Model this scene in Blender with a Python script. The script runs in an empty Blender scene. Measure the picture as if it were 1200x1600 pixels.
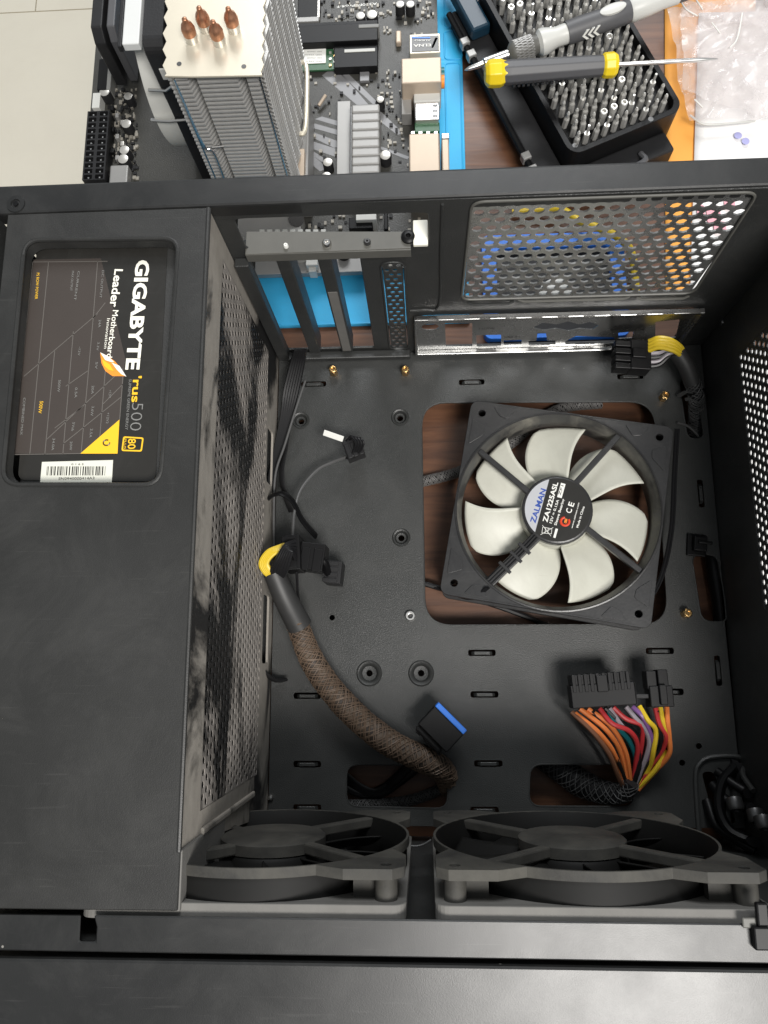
import bpy, bmesh, math, random
from mathutils import Vector, Matrix, Euler, noise
random.seed(7)
C = bpy.context.scene.collection
S = 0.01                      # everything below is written in centimetres
# ---------------------------------------------------------------- camera
sc = bpy.context.scene
CAM_ROT = (0.199301, 0.053034, -0.003964)
CAM_LOC = Vector((0.8788, -18.4046, 45.9356))
cd = bpy.data.cameras.new('camera'); cam = bpy.data.objects.new('camera', cd); C.objects.link(cam)
cd.sensor_fit = 'VERTICAL'; cd.sensor_height = 36.0; cd.lens = 1202/1600*36
cam.location = CAM_LOC*S; cam.rotation_euler = CAM_ROT
cd.clip_start = 0.005; cd.clip_end = 50
cd.dof.use_dof = False
sc.camera = cam
# ---------------------------------------------------------------- light
w = bpy.data.worlds.new('World'); sc.world = w; w.use_nodes = True
w.node_tree.nodes['Background'].inputs[0].default_value = (0.90, 0.96, 1.0, 1)
w.node_tree.nodes['Background'].inputs[1].default_value = 0.245
def area(name, loc, target, size, power, col):
    l = bpy.data.lights.new(name, 'AREA'); l.shape = 'RECTANGLE'; l.size = size[0]; l.size_y = size[1]
    l.energy = power; l.color = col
    o = bpy.data.objects.new(name, l); C.objects.link(o)
    o.location = Vector(loc); o.rotation_euler = (Vector(target)-Vector(loc)).to_track_quat('-Z', 'Y').to_euler()
area('ceiling_lamp', (0.42, -0.80, 1.55), (0.05, 0.0, 0), (0.62, 0.46), 31, (1, 0.97, 0.93))
area('window_light', (0.2, 2.2, 1.9), (0.0, 0.1, 0), (1.3, 0.9), 46, (0.97, 0.985, 1.0))
sc.view_settings.view_transform = 'Standard'; sc.view_settings.look = 'None'
sc.view_settings.exposure = 0.22; sc.view_settings.gamma = 1.0
# ---------------------------------------------------------------- measuring helpers (photo measurements -> centimetres in the place)
RM = Euler(CAM_ROT).to_matrix()
def ray(u, v): return RM @ Vector(((u-600)/1202.0, -(v-800)/1202.0, -1.0))
def at(u, v, z=0.0):
    d = ray(u, v); return CAM_LOC + d*((z-CAM_LOC.z)/d.z)
def aty(u, v, y):
    d = ray(u, v); return CAM_LOC + d*((y-CAM_LOC.y)/d.y)
def atx(u, v, x):
    d = ray(u, v); return CAM_LOC + d*((x-CAM_LOC.x)/d.x)
def xy(u, v, z=0.0):
    p = at(u, v, z); return (p.x, p.y)
# ---------------------------------------------------------------- object helpers
WO = {}
def tag(o, label=None, cat=None, group=None, kind=None):
    if label: o['label'] = label
    if cat: o['category'] = cat
    if group: o['group'] = group
    if kind: o['kind'] = kind
    return o
def thing(name, label, cat, loc, group=None):
    o = bpy.data.objects.new(name, None); C.objects.link(o)
    loc = Vector(loc); o.location = loc*S; WO[o.name] = loc; o.empty_display_size = .01
    return tag(o, label, cat, group)
def link(name, me, parent, org):
    o = bpy.data.objects.new(name, me); C.objects.link(o)
    WO[o.name] = org
    if parent:
        o.parent = parent; o.location = (org-WO[parent.name])*S
    else: o.location = org*S
    return o
def finish(name, verts, faces, mat, parent=None, smooth=False, bevel=0, seg=2, base=False, uvs=None):
    xs = [v[0] for v in verts]; ys = [v[1] for v in verts]; zs = [v[2] for v in verts]
    org = Vector(((min(xs)+max(xs))/2, (min(ys)+max(ys))/2, min(zs) if parent is None else (min(zs)+max(zs))/2))
    me = bpy.data.meshes.new(name)
    me.from_pydata([((v[0]-org.x)*S, (v[1]-org.y)*S, (v[2]-org.z)*S) for v in verts], [], faces)
    me.materials.append(mat)
    if smooth:
        for p in me.polygons: p.use_smooth = True
    o = link(name, me, parent, org)
    if smooth and smooth != 2:
        try: me.set_sharp_from_angle(angle=math.radians(40))
        except Exception: pass
    if bevel:
        m = o.modifiers.new('bevel', 'BEVEL'); m.width = bevel*S; m.segments = seg; m.limit_method = 'ANGLE'; m.angle_limit = math.radians(35)
    return o
ID = Matrix.Identity(4)
def frame(o, ex, ey, ez=None):
    ex = Vector(ex).normalized(); ey = Vector(ey); ey = (ey-ex*ey.dot(ex)).normalized()
    ez = ex.cross(ey)
    m = Matrix.Identity(4)
    for i in range(3): m[i][0], m[i][1], m[i][2], m[i][3] = ex[i], ey[i], ez[i], o[i]
    return m
def smoothpath(pts, n=8):
    P = [Vector(p) for p in pts]
    if len(P) < 3: return P
    P = [P[0]*2-P[1]]+P+[P[-1]*2-P[-2]]
    out = []
    for i in range(1, len(P)-2):
        a, b, c, d = P[i-1], P[i], P[i+1], P[i+2]
        for k in range(n):
            t = k/n
            out.append(0.5*((2*b)+(c-a)*t+(2*a-5*b+4*c-d)*t*t+(3*b-a-3*c+d)*t**3))
    out.append(P[-2]); return out
def frames(P):
    T = []
    for i in range(len(P)):
        t = (P[min(i+1, len(P)-1)]-P[max(i-1, 0)]); T.append(t.normalized() if t.length > 1e-9 else Vector((0, 0, 1)))
    n = T[0].orthogonal().normalized(); out = []
    for t in T:
        n = (n-t*n.dot(t))
        n = n.normalized() if n.length > 1e-6 else t.orthogonal().normalized()
        out.append((n, t.cross(n)))
    return out
class MB:
    def __init__(s): s.v = []; s.f = []
    def add(s, vs, fs):
        k = len(s.v); s.v += [tuple(v) for v in vs]; s.f += [tuple(i+k for i in f) for f in fs]; return s
    def box(s, x0, x1, y0, y1, z0, z1, M=ID):
        vs = [M@Vector(p) for p in ((x0, y0, z0), (x1, y0, z0), (x1, y1, z0), (x0, y1, z0), (x0, y0, z1), (x1, y0, z1), (x1, y1, z1), (x0, y1, z1))]
        return s.add(vs, [(3, 2, 1, 0), (4, 5, 6, 7), (0, 1, 5, 4), (1, 2, 6, 5), (2, 3, 7, 6), (3, 0, 4, 7)])
    def prism(s, poly, z0, z1, M=ID):
        n = len(poly)
        vs = [M@Vector((p[0], p[1], z0)) for p in poly]+[M@Vector((p[0], p[1], z1)) for p in poly]
        return s.add(vs, [tuple(range(n-1, -1, -1)), tuple(range(n, 2*n))]+[(i, (i+1) % n, n+(i+1) % n, n+i) for i in range(n)])
    def cyl(s, p0, p1, r0, r1=None, n=14, cap=True):
        p0 = Vector(p0); p1 = Vector(p1); r1 = r0 if r1 is None else r1
        t = (p1-p0).normalized(); a = t.orthogonal().normalized(); b = t.cross(a)
        vs = []
        for p, r in ((p0, r0), (p1, r1)):
            for i in range(n):
                q = 2*math.pi*i/n; vs.append(p+a*(r*math.cos(q))+b*(r*math.sin(q)))
        fs = [(i, (i+1) % n, n+(i+1) % n, n+i) for i in range(n)]
        if cap: fs += [tuple(range(n-1, -1, -1)), tuple(range(n, 2*n))]
        return s.add(vs, fs)
    def lathe(s, prof, M=ID, n=24):
        m = len(prof); vs = []
        for (r, z) in prof:
            for i in range(n):
                q = 2*math.pi*i/n; vs.append(M@Vector((r*math.cos(q), r*math.sin(q), z)))
        fs = []
        for j in range(m-1):
            for i in range(n):
                fs.append((j*n+i, j*n+(i+1) % n, (j+1)*n+(i+1) % n, (j+1)*n+i))
        if prof[0][0] > 1e-6 and prof[0] != prof[-1]: pass
        return s.add(vs, fs)
    def tube(s, pts, r, n=8, smooth=0, flat=1.0):
        P = smoothpath(pts, smooth) if smooth else [Vector(p) for p in pts]
        F = frames(P); vs = []
        for i, p in enumerate(P):
            rr = r(i/(len(P)-1)) if callable(r) else r
            for k in range(n):
                q = 2*math.pi*k/n; vs.append(p+F[i][0]*(rr*math.cos(q))+F[i][1]*(rr*flat*math.sin(q)))
        fs = []
        for i in range(len(P)-1):
            for k in range(n):
                fs.append((i*n+k, i*n+(k+1) % n, (i+1)*n+(k+1) % n, (i+1)*n+k))
        fs += [tuple(range(n-1, -1, -1)), tuple(range((len(P)-1)*n, len(P)*n))]
        return s.add(vs, fs)
    def braid(s, pts, r, strands=8, pitch=2.2, t=.035, smooth=10):
        P = smoothpath(pts, smooth); F = frames(P)
        L = [0]
        for i in range(1, len(P)): L.append(L[-1]+(P[i]-P[i-1]).length)
        for sg in (1, -1):
            for k in range(strands):
                q = []
                N = max(8, int(L[-1]/pitch*14))
                for j in range(N+1):
                    d = L[-1]*j/N
                    i = 0
                    while i < len(L)-2 and L[i+1] < d: i += 1
                    f = (d-L[i])/max(1e-6, L[i+1]-L[i])
                    p = P[i].lerp(P[i+1], f); a = F[i][0].lerp(F[i+1][0], f); b = F[i][1].lerp(F[i+1][1], f)
                    rr = (r(j/N) if callable(r) else r)+(.02 if (j+k) % 2 else .05)
                    an = 2*math.pi*k/strands+sg*2*math.pi*d/pitch+.16*math.sin(d*1.7+k*2.1)+.12*math.sin(d*4.3+k)
                    q.append(p+a*(rr*math.cos(an))+b*(rr*math.sin(an)))
                s.tube(q, t, 4)
        return s
    def sheetgrid(s, nx, ny, fn):
        vs = [fn(i/nx, j/ny) for j in range(ny+1) for i in range(nx+1)]
        return s.add(vs, [(j*(nx+1)+i, j*(nx+1)+i+1, (j+1)*(nx+1)+i+1, (j+1)*(nx+1)+i) for j in range(ny) for i in range(nx)])
    def out(s, name, mat, parent=None, **k): return finish(name, s.v, s.f, mat, parent, **k)
def rrect(cx, cy, w, h, r, n=5):
    pts = []
    for (sx, sy, a0) in ((1, 1, 0), (-1, 1, 90), (-1, -1, 180), (1, -1, 270)):
        for k in range(n+1):
            a = math.radians(a0+90*k/n); pts.append((cx+sx*(w/2-r)+r*math.cos(a), cy+sy*(h/2-r)+r*math.sin(a)))
    return pts
def rpoly(pts, r, n=5):
    P = [Vector((p[0], p[1])) for p in pts]; out = []
    for i, p in enumerate(P):
        a = (P[i-1]-p); b = (P[(i+1) % len(P)]-p)
        rr = min(r, a.length*.48, b.length*.48)
        q0 = p+a.normalized()*rr; q1 = p+b.normalized()*rr
        for k in range(n+1):
            t = k/n; out.append(tuple(q0*(1-t)**2+p*2*t*(1-t)+q1*t*t))
    return out
def circ(cx, cy, r, n=16, ph=0): return [(cx+r*math.cos(2*math.pi*i/n+ph), cy+r*math.sin(2*math.pi*i/n+ph)) for i in range(n)]
def sheet(name, outer, holes, M, thick, mat, parent=None, bev=0.0):
    """a flat plate with real openings; local z of the frame is its normal, plate lies from -thick to 0"""
    cu = bpy.data.curves.new('c', 'CURVE'); cu.dimensions = '2D'; cu.fill_mode = 'BOTH'; cu.extrude = thick/2
    for poly in [outer]+list(holes):
        sp = cu.splines.new('POLY'); sp.points.add(len(poly)-1); sp.use_cyclic_u = True
        for i, p in enumerate(poly): sp.points[i].co = (p[0], p[1], 0, 1)
    ob = bpy.data.objects.new('t', cu)
    me = bpy.data.meshes.new_from_object(ob)
    vs = [M@(Vector(v.co)-Vector((0, 0, thick/2))) for v in me.vertices]; fs = [tuple(p.vertices) for p in me.polygons]
    bpy.data.objects.remove(ob); bpy.data.curves.remove(cu); bpy.data.meshes.remove(me)
    bm = bmesh.new()
    V = [bm.verts.new(v) for v in vs]
    for f in fs:
        try: bm.faces.new([V[i] for i in f])
        except ValueError: pass
    bmesh.ops.remove_doubles(bm, verts=bm.verts, dist=1e-4)
    bm.verts.index_update()
    vs = [tuple(v.co) for v in bm.verts]; fs = [tuple(v.index for v in f.verts) for f in bm.faces]; bm.free()
    return finish(name, vs, fs, mat, parent, bevel=bev, seg=1)
def perf(name, x0, x1, y0, y1, px, py, r, M, thick, mat, parent=None, n=8, skip=None, asp=1.0):
    """perforated plate: staggered round holes in a rectangle, built cell by cell, with real thickness"""
    nc = int((x1-x0)/px); nr = int(round((y1-y0)/py)); py = (y1-y0)/nr
    px = (x1-x0)/(nc+.5)
    mb = MB(); base = []
    def quad(a, b, c, d): mb.add([(a[0], a[1], 0), (b[0], b[1], 0), (c[0], c[1], 0), (d[0], d[1], 0)], [(0, 1, 2, 3)])
    for j in range(nr):
        ya = y0+j*py; yb = ya+py; off = (px/2 if j % 2 else 0)
        if off: quad((x0, ya), (x0+off, ya), (x0+off, yb), (x0, yb))
        else: quad((x1-px/2, ya), (x1, ya), (x1, yb), (x1-px/2, yb))
        for i in range(nc):
            xa = x0+off+i*px; xb = xa+px; cx = (xa+xb)/2; cy = (ya+yb)/2
            if skip and skip(cx, cy): quad((xa, ya), (xb, ya), (xb, yb), (xa, yb)); continue
            O = [(xb, cy), (xb, yb), (cx, yb), (xa, yb), (xa, cy), (xa, ya), (cx, ya), (xb, ya)]
            I = [(cx+r*math.cos(k*math.pi/4), cy+r*asp*math.sin(k*math.pi/4)) for k in range(8)]
            vs = [(p[0], p[1], 0) for p in O]+[(p[0], p[1], 0) for p in I]+[(p[0], p[1], -thick) for p in I]
            mb.add(vs, [(k, (k+1) % 8, 8+(k+1) % 8, 8+k) for k in range(8)]+[(8+k, 8+(k+1) % 8, 16+(k+1) % 8, 16+k) for k in range(8)])
    mb.add([(x0, y0, -thick), (x1, y0, -thick)], [])
    vs = [M@Vector(v) for v in mb.v]
    return finish(name, vs, mb.f, mat, parent)
def lettering(name, s, P0, P1, h, mat, parent=None, up=(0, 0, 1), bold=0.0, th=.012, track=1.0):
    """flat printed words from P0 to P1 along the baseline, cap height h"""
    cu = bpy.data.curves.new('t', 'FONT'); cu.body = s; cu.size = 1; cu.offset = bold; cu.space_character = track; cu.resolution_u = 3
    ob = bpy.data.objects.new('t', cu); me = bpy.data.meshes.new_from_object(ob)
    xs = [v.co.x for v in me.vertices]; ys = [v.co.y for v in me.vertices]
    P0 = Vector(P0); P1 = Vector(P1); ex = P1-P0; L = ex.length
    M = frame(P0, ex, Vector(up).cross(ex))
    sx = L/(max(xs)-min(xs)); sy = h/0.73
    vs = [M@Vector(((v.co.x-min(xs))*sx, v.co.y*sy, th)) for v in me.vertices]; fs = [tuple(p.vertices) for p in me.polygons]
    bpy.data.objects.remove(ob); bpy.data.curves.remove(cu); bpy.data.meshes.remove(me)
    return finish(name, vs, fs, mat, parent)
def copy_tree(o, parent=None):
    c = o.copy(); C.objects.link(c)
    if parent: c.parent = parent
    for ch in o.children: copy_tree(ch, c)
    return c
# ---------------------------------------------------------------- materials
def nodes(m):
    m.use_nodes = True; nt = m.node_tree; return nt, nt.nodes['Principled BSDF']
def lin(c):
    f = lambda x: x/12.92 if x <= .04045 else ((x+.055)/1.055)**2.4
    return tuple(f(x/255) for x in c)+(1,)
def mat(name, col, rough=.5, metal=0, var=0.0, vscale=60, bump=0.0, bscale=900, spec=.5, rvar=0.0, stretch=None, coat=0):
    m = bpy.data.materials.new(name); nt, b = nodes(m)
    col = tuple(col)+(1,) if len(col) == 3 else col
    b.inputs['Base Color'].default_value = col; b.inputs['Roughness'].default_value = rough; b.inputs['Metallic'].default_value = metal
    b.inputs['Specular IOR Level'].default_value = spec; b.inputs['Coat Weight'].default_value = coat
    tc = nt.nodes.new('ShaderNodeTexCoord'); src = tc.outputs['Object']
    if stretch:
        mp = nt.nodes.new('ShaderNodeMapping'); mp.inputs['Scale'].default_value = stretch; nt.links.new(src, mp.inputs[0]); src = mp.outputs[0]
    if var or rvar:
        n = nt.nodes.new('ShaderNodeTexNoise'); n.inputs['Scale'].default_value = vscale; n.inputs['Detail'].default_value = 6; n.inputs['Roughness'].default_value = .65
        nt.links.new(src, n.inputs['Vector'])
        if var:
            mx = nt.nodes.new('ShaderNodeMix'); mx.data_type = 'RGBA'; mx.inputs[6].default_value = tuple(c*(1-var) for c in col[:3])+(1,)
            mx.inputs[7].default_value = tuple(min(1, c*(1+var)) for c in col[:3])+(1,)
            nt.links.new(n.outputs[0], mx.inputs[0]); nt.links.new(mx.outputs[2], b.inputs['Base Color'])
        if rvar:
            mr = nt.nodes.new('ShaderNodeMapRange'); mr.inputs[1].default_value = .3; mr.inputs[2].default_value = .7
            mr.inputs[3].default_value = rough-rvar; mr.inputs[4].default_value = min(1, rough+rvar)
            nt.links.new(n.outputs[0], mr.inputs[0]); nt.links.new(mr.outputs[0], b.inputs['Roughness'])
    if bump:
        n2 = nt.nodes.new('ShaderNodeTexNoise'); n2.inputs['Scale'].default_value = bscale; n2.inputs['Detail'].default_value = 2
        nt.links.new(src, n2.inputs['Vector'])
        bp = nt.nodes.new('ShaderNodeBump'); bp.inputs['Strength'].default_value = bump; bp.inputs['Distance'].default_value = .0004
        nt.links.new(n2.outputs[0], bp.inputs['Height']); nt.links.new(bp.outputs[0], b.inputs['Normal'])
    return m
def dusty(name, base, dust, lo, hi, scale, rough=.6, stretch=(1, 1, 1), bump=.2, speck=0):
    """painted metal or plastic under a patchy coat of dust that has been wiped here and there"""
    m = mat(name, base, rough, bump=bump, bscale=1500); nt = m.node_tree; b = nt.nodes['Principled BSDF']
    tc = nt.nodes.new('ShaderNodeTexCoord'); mp = nt.nodes.new('ShaderNodeMapping'); mp.inputs['Scale'].default_value = stretch
    nt.links.new(tc.outputs['Object'], mp.inputs[0])
    n = nt.nodes.new('ShaderNodeTexNoise'); n.inputs['Scale'].default_value = scale; n.inputs['Detail'].default_value = 9; n.inputs['Roughness'].default_value = .62; n.inputs['Distortion'].default_value = .7
    nt.links.new(mp.outputs[0], n.inputs['Vector'])
    mr = nt.nodes.new('ShaderNodeMapRange'); mr.inputs[1].default_value = lo; mr.inputs[2].default_value = hi
    nt.links.new(n.outputs[0], mr.inputs[0])
    n3 = nt.nodes.new('ShaderNodeTexNoise'); n3.inputs['Scale'].default_value = scale*14; n3.inputs['Detail'].default_value = 4
    nt.links.new(mp.outputs[0], n3.inputs['Vector'])
    d2 = nt.nodes.new('ShaderNodeMix'); d2.data_type = 'RGBA'; d2.inputs[6].default_value = tuple(c*.75 for c in dust)+(1,); d2.inputs[7].default_value = tuple(c*1.2 for c in dust)+(1,)
    nt.links.new(n3.outputs[0], d2.inputs[0])
    mx = nt.nodes.new('ShaderNodeMix'); mx.data_type = 'RGBA'; mx.inputs[6].default_value = tuple(base)+(1,)
    nt.links.new(mr.outputs[0], mx.inputs[0]); nt.links.new(d2.outputs[2], mx.inputs[7]); nt.links.new(mx.outputs[2], b.inputs['Base Color'])
    rr = nt.nodes.new('ShaderNodeMapRange'); rr.inputs[3].default_value = rough; rr.inputs[4].default_value = .95
    nt.links.new(mr.outputs[0], rr.inputs[0]); nt.links.new(rr.outputs[0], b.inputs['Roughness'])
    return m
def speckled(m, amount=.68, scale=260, col=(.35, .33, .3)):
    """small pale dust specks"""
    nt = m.node_tree; b = nt.nodes['Principled BSDF']; tc = nt.nodes.new('ShaderNodeTexCoord')
    v = nt.nodes.new('ShaderNodeTexVoronoi'); v.inputs['Scale'].default_value = scale; nt.links.new(tc.outputs['Object'], v.inputs['Vector'])
    n = nt.nodes.new('ShaderNodeTexNoise'); n.inputs['Scale'].default_value = 45; n.inputs['Detail'].default_value = 3; nt.links.new(tc.outputs['Object'], n.inputs['Vector'])
    wn = nt.nodes.new('ShaderNodeSeparateColor'); nt.links.new(v.outputs['Color'], wn.inputs[0])
    a = nt.nodes.new('ShaderNodeMath'); a.operation = 'LESS_THAN'; a.inputs[1].default_value = .085; nt.links.new(v.outputs['Distance'], a.inputs[0])
    c = nt.nodes.new('ShaderNodeMath'); c.operation = 'GREATER_THAN'; c.inputs[1].default_value = amount; nt.links.new(wn.outputs[0], c.inputs[0])
    d = nt.nodes.new('ShaderNodeMath'); d.operation = 'MULTIPLY'; nt.links.new(a.outputs[0], d.inputs[0]); nt.links.new(c.outputs[0], d.inputs[1])
    e = nt.nodes.new('ShaderNodeMath'); e.operation = 'MULTIPLY'; e.inputs[1].default_value = .6; nt.links.new(d.outputs[0], e.inputs[0])
    mx = nt.nodes.new('ShaderNodeMix'); mx.data_type = 'RGBA'; mx.inputs[7].default_value = col+(1,)
    old = b.inputs['Base Color']
    if old.is_linked: nt.links.new(old.links[0].from_socket, mx.inputs[6])
    else: mx.inputs[6].default_value = old.default_value
    nt.links.new(e.outputs[0], mx.inputs[0]); nt.links.new(mx.outputs[2], old)
    return m
STEEL = mat('black_powder_coat', (.027, .028, .0275), .42, var=.25, vscale=18, bump=.4, bscale=1900, rvar=.09)
STEELT = speckled(mat('black_tray_coat', (.034, .0355, .0345), .40, var=.22, vscale=16, bump=.45, bscale=1900, rvar=.09), .975, 170)
BARS = speckled(mat('black_bar_paint', (.0135, .0138, .0138), .36, var=.25, vscale=14, bump=.07, bscale=2600, rvar=.05), .95, 190)
SHROUD = speckled(mat('black_shroud_paint', (.018, .018, .0172), .46, rvar=.08, var=.25, vscale=11, bump=.18, bscale=2600), .965, 150)
def film(m, amt=.05, scale=22, col=(.42, .41, .39), fine=True):
    """a faint uneven film of dust and handling marks over the paint"""
    nt = m.node_tree; b = nt.nodes['Principled BSDF']; tc = nt.nodes.new('ShaderNodeTexCoord')
    n = nt.nodes.new('ShaderNodeTexNoise'); n.inputs['Scale'].default_value = scale; n.inputs['Detail'].default_value = 10; n.inputs['Roughness'].default_value = .72; n.inputs['Distortion'].default_value = 1.1
    nt.links.new(tc.outputs['Object'], n.inputs['Vector'])
    mp = nt.nodes.new('ShaderNodeMapping'); mp.inputs['Scale'].default_value = (14, 260, 60); mp.inputs['Rotation'].default_value = (0, 0, .6); nt.links.new(tc.outputs['Object'], mp.inputs[0])
    sn = nt.nodes.new('ShaderNodeTexNoise'); sn.inputs['Scale'].default_value = 3.0; sn.inputs['Detail'].default_value = 2; nt.links.new(mp.outputs[0], sn.inputs['Vector'])
    m1 = nt.nodes.new('ShaderNodeMapRange'); m1.inputs[1].default_value = .45; m1.inputs[2].default_value = .85; m1.inputs[4].default_value = amt; nt.links.new(n.outputs[0], m1.inputs[0])
    m2 = nt.nodes.new('ShaderNodeMapRange'); m2.inputs[1].default_value = .66; m2.inputs[2].default_value = .75; m2.inputs[4].default_value = amt*.5; nt.links.new(sn.outputs[0], m2.inputs[0])
    ad = nt.nodes.new('ShaderNodeMath'); nt.links.new(m1.outputs[0], ad.inputs[0]); nt.links.new(m2.outputs[0], ad.inputs[1])
    mx = nt.nodes.new('ShaderNodeMix'); mx.data_type = 'RGBA'; mx.inputs[7].default_value = col+(1,)
    old = b.inputs['Base Color']
    if old.is_linked: nt.links.new(old.links[0].from_socket, mx.inputs[6])
    else: mx.inputs[6].default_value = old.default_value
    nt.links.new(ad.outputs[0], mx.inputs[0]); nt.links.new(mx.outputs[2], old)
for m_ in (STEEL, STEELT, BARS, SHROUD): film(m_, .045)
GRILLE = dusty('dusty_grille', (.012, .012, .012), (.30, .275, .25), .455, .53, 13, .5, (1, .5, 1.1))
GRILLE2 = dusty('dusty_shroud_wall', (.014, .014, .014), (.31, .285, .25), .42, .50, 14, .5, (1, .6, 1))
BRACK = mat('olive_grey_steel', (.10, .098, .088), .5, var=.2, vscale=80)
IOM = mat('port_plate_steel', (.30, .30, .295), .28, .95, var=.12, vscale=60, rvar=.1)
CHROME = mat('bright_steel', (.62, .61, .59), .24, 1, var=.1, vscale=60, rvar=.08)
VENTM = mat('worn_nickel_mesh', (.43, .43, .42), .30, .85, var=.6, vscale=55, rvar=.1)
DARKM = mat('dark_plated_steel', (.12, .12, .12), .35, .8)
SILVER = mat('silver_metal', (.7, .69, .67), .3, 1, var=.1)
BRASS = mat('brass', (.62, .40, .17), .3, 1, var=.15)
COPPER = mat('copper', (.50, .25, .15), .36, .8, var=.5, vscale=250)
PLAST = mat('black_plastic', (.0055, .0055, .006), .42, var=.2, vscale=90, spec=.22)
PLAST2 = mat('matte_black_plastic', (.014, .014, .015), .5, bump=.2, var=.2, spec=.3)
FANF = mat('fan_frame_plastic', (.026, .026, .027), .34, var=.2, vscale=70, bump=.15, bscale=700)
FANIN = dusty('fan_duct_plastic', (.045, .045, .045), (.20, .19, .16), .42, .75, 50, .4)
BLADE = mat('pearl_white_blade', (.54, .54, .47), .45, var=.10, vscale=45)
FFD = dusty('dusty_front_fan', (.010, .010, .010), (.11, .104, .088), .30, .85, 22, .65)
FFK = mat('front_fan_barrel', (.007, .0069, .0065), .6, var=.4, vscale=40, spec=.2)
FFP = mat('pale_dust_flange', (.155, .15, .14), .8, var=.4, vscale=26, bump=.3, bscale=500)
WHITE = mat('white_print', (.80, .80, .76), .5)
IVORY = mat('ivory_print', (.86, .84, .74), .5)
YELP = mat('yellow_print', (.85, .50, .02), .5)
GREYP = mat('grey_print', (.20, .20, .19), .5)
LINEP = mat('label_rule', (.115, .105, .095), .5)
BLUEP = mat('blue_print', (.03, .08, .36), .5)
REDP = mat('red_print', (.75, .07, .03), .5)
ORANGEP = mat('orange_print', (.85, .28, .03), .5)
LABEL = mat('label_black', (.022, .021, .019), .3, var=.1)
LABELB = mat('label_brown_panel', (.050, .041, .036), .42, var=.1)
PSUM = mat('psu_steel', (.03, .03, .029), .45, var=.2, bump=.3)
STICK = mat('white_sticker', (.66, .66, .58), .5, var=.06)
PCB = mat('pcb_black', (.042, .041, .036), .42, var=.35, vscale=110, bump=.4, bscale=1200)
PCBG = mat('pcb_green', (.03, .10, .045), .4, var=.3, vscale=200)
RAY = mat('silver_board_print', (.20, .20, .205), .42, .2)
GUN = mat('gunmetal_heatsink', (.30, .295, .285), .42, .3, var=.1)
FIN = mat('aluminium_fin', (.46, .455, .44), .35, .4, var=.15, vscale=200)
PLATE = mat('nickel_top_plate', (.64, .59, .48), .38, .3, var=.05)
CAPT = mat('capacitor_top', (.60, .58, .54), .35, .6)
SMD = mat('solder_parts', (.30, .28, .24), .45, .2, var=.5, vscale=400)
BEIGE = mat('port_metal', (.50, .41, .32), .45, .3, var=.1)
CREAM = mat('cream_tile', (.74, .69, .575), .45, var=.05, vscale=9)
GROUT = mat('grout', (.42, .38, .31), .9)
MAT = mat('blue_silicone', (.03, .40, .72), .55, var=.06, vscale=50, bump=.15)
FRIT = mat('white_rubber', (.62, .63, .62), .5, var=.05)
GREYR = mat('pale_grey_rubber', (.50, .50, .47), .45, var=.1, vscale=60)
YELR = mat('yellow_plastic', (.82, .60, .015), .4, var=.05)
GRIP = mat('grey_rubber_grip', (.085, .085, .09), .5, var=.1)
PALE = mat('pale_grey_plastic', (.58, .58, .55), .42)
BITM = mat('bit_steel', (.62, .61, .58), .30, .45, var=.3, vscale=300)
TEAL = mat('dark_teal_plastic', (.006, .028, .050), .4)
ORENV = mat('orange_envelope', (.80, .36, .06), .65, var=.08, vscale=30, bump=.3, bscale=120)
PAPER = mat('white_paper', (.80, .79, .78), .7, var=.03, vscale=20)
PINK = mat('pink_print', (.75, .36, .42), .6)
LILAC = mat('lilac_print', (.36, .36, .62), .6)
BLUEPL = mat('blue_plastic', (.03, .20, .78), .4, var=.15, vscale=90)
SLEEVE = mat('heatshrink', (.030, .030, .030), .5, var=.3, vscale=200)
SLEEVEB = dusty('dusty_inner_sleeve', (.035, .026, .020), (.16, .12, .085), .42, .7, 160, .6)
BRAID = mat('dusty_braid', (.12, .082, .056), .6, var=.55, vscale=120)
BRAIDK = mat('black_braid', (.075, .075, .075), .5, var=.4, vscale=200)
WIREK = mat('black_wire', (.010, .010, .011), .38, var=.2, spec=.35)
WIREG = mat('grey_wire', (.09, .09, .09), .4)
WCOL = {k: mat(k+'_wire', c, .36) for k, c in dict(orange=(.80, .23, .06), red=(.48, .035, .04), yellow=(.70, .50, .03), purple=(.20, .09, .27), teal=(.01, .14, .16), white=(.30, .27, .30), brown=(.20, .09, .05)).items()}
def wood():
    m = bpy.data.materials.new('brown_wood'); nt, b = nodes(m)
    tc = nt.nodes.new('ShaderNodeTexCoord'); mp = nt.nodes.new('ShaderNodeMapping'); mp.inputs['Scale'].default_value = (6, 60, 6); mp.inputs['Rotation'].default_value = (0, 0, .35)
    nt.links.new(tc.outputs['Object'], mp.inputs[0])
    n = nt.nodes.new('ShaderNodeTexNoise'); n.inputs['Scale'].default_value = 2.5; n.inputs['Detail'].default_value = 8; n.inputs['Roughness'].default_value = .6; n.inputs['Distortion'].default_value = 1.2
    nt.links.new(mp.outputs[0], n.inputs['Vector'])
    cr = nt.nodes.new('ShaderNodeValToRGB'); e = cr.color_ramp.elements
    e[0].position = .3; e[0].color = (.070, .029, .015, 1); e[1].position = .75; e[1].color = (.165, .074, .037, 1)
    nt.links.new(n.outputs[0], cr.inputs[0]); nt.links.new(cr.outputs[0], b.inputs['Base Color'])
    b.inputs['Roughness'].default_value = .42
    bp = nt.nodes.new('ShaderNodeBump'); bp.inputs['Strength'].default_value = .25; bp.inputs['Distance'].default_value = .0005
    nt.links.new(n.outputs[0], bp.inputs['Height']); nt.links.new(bp.outputs[0], b.inputs['Normal'])
    return m
WOOD = wood()
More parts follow.
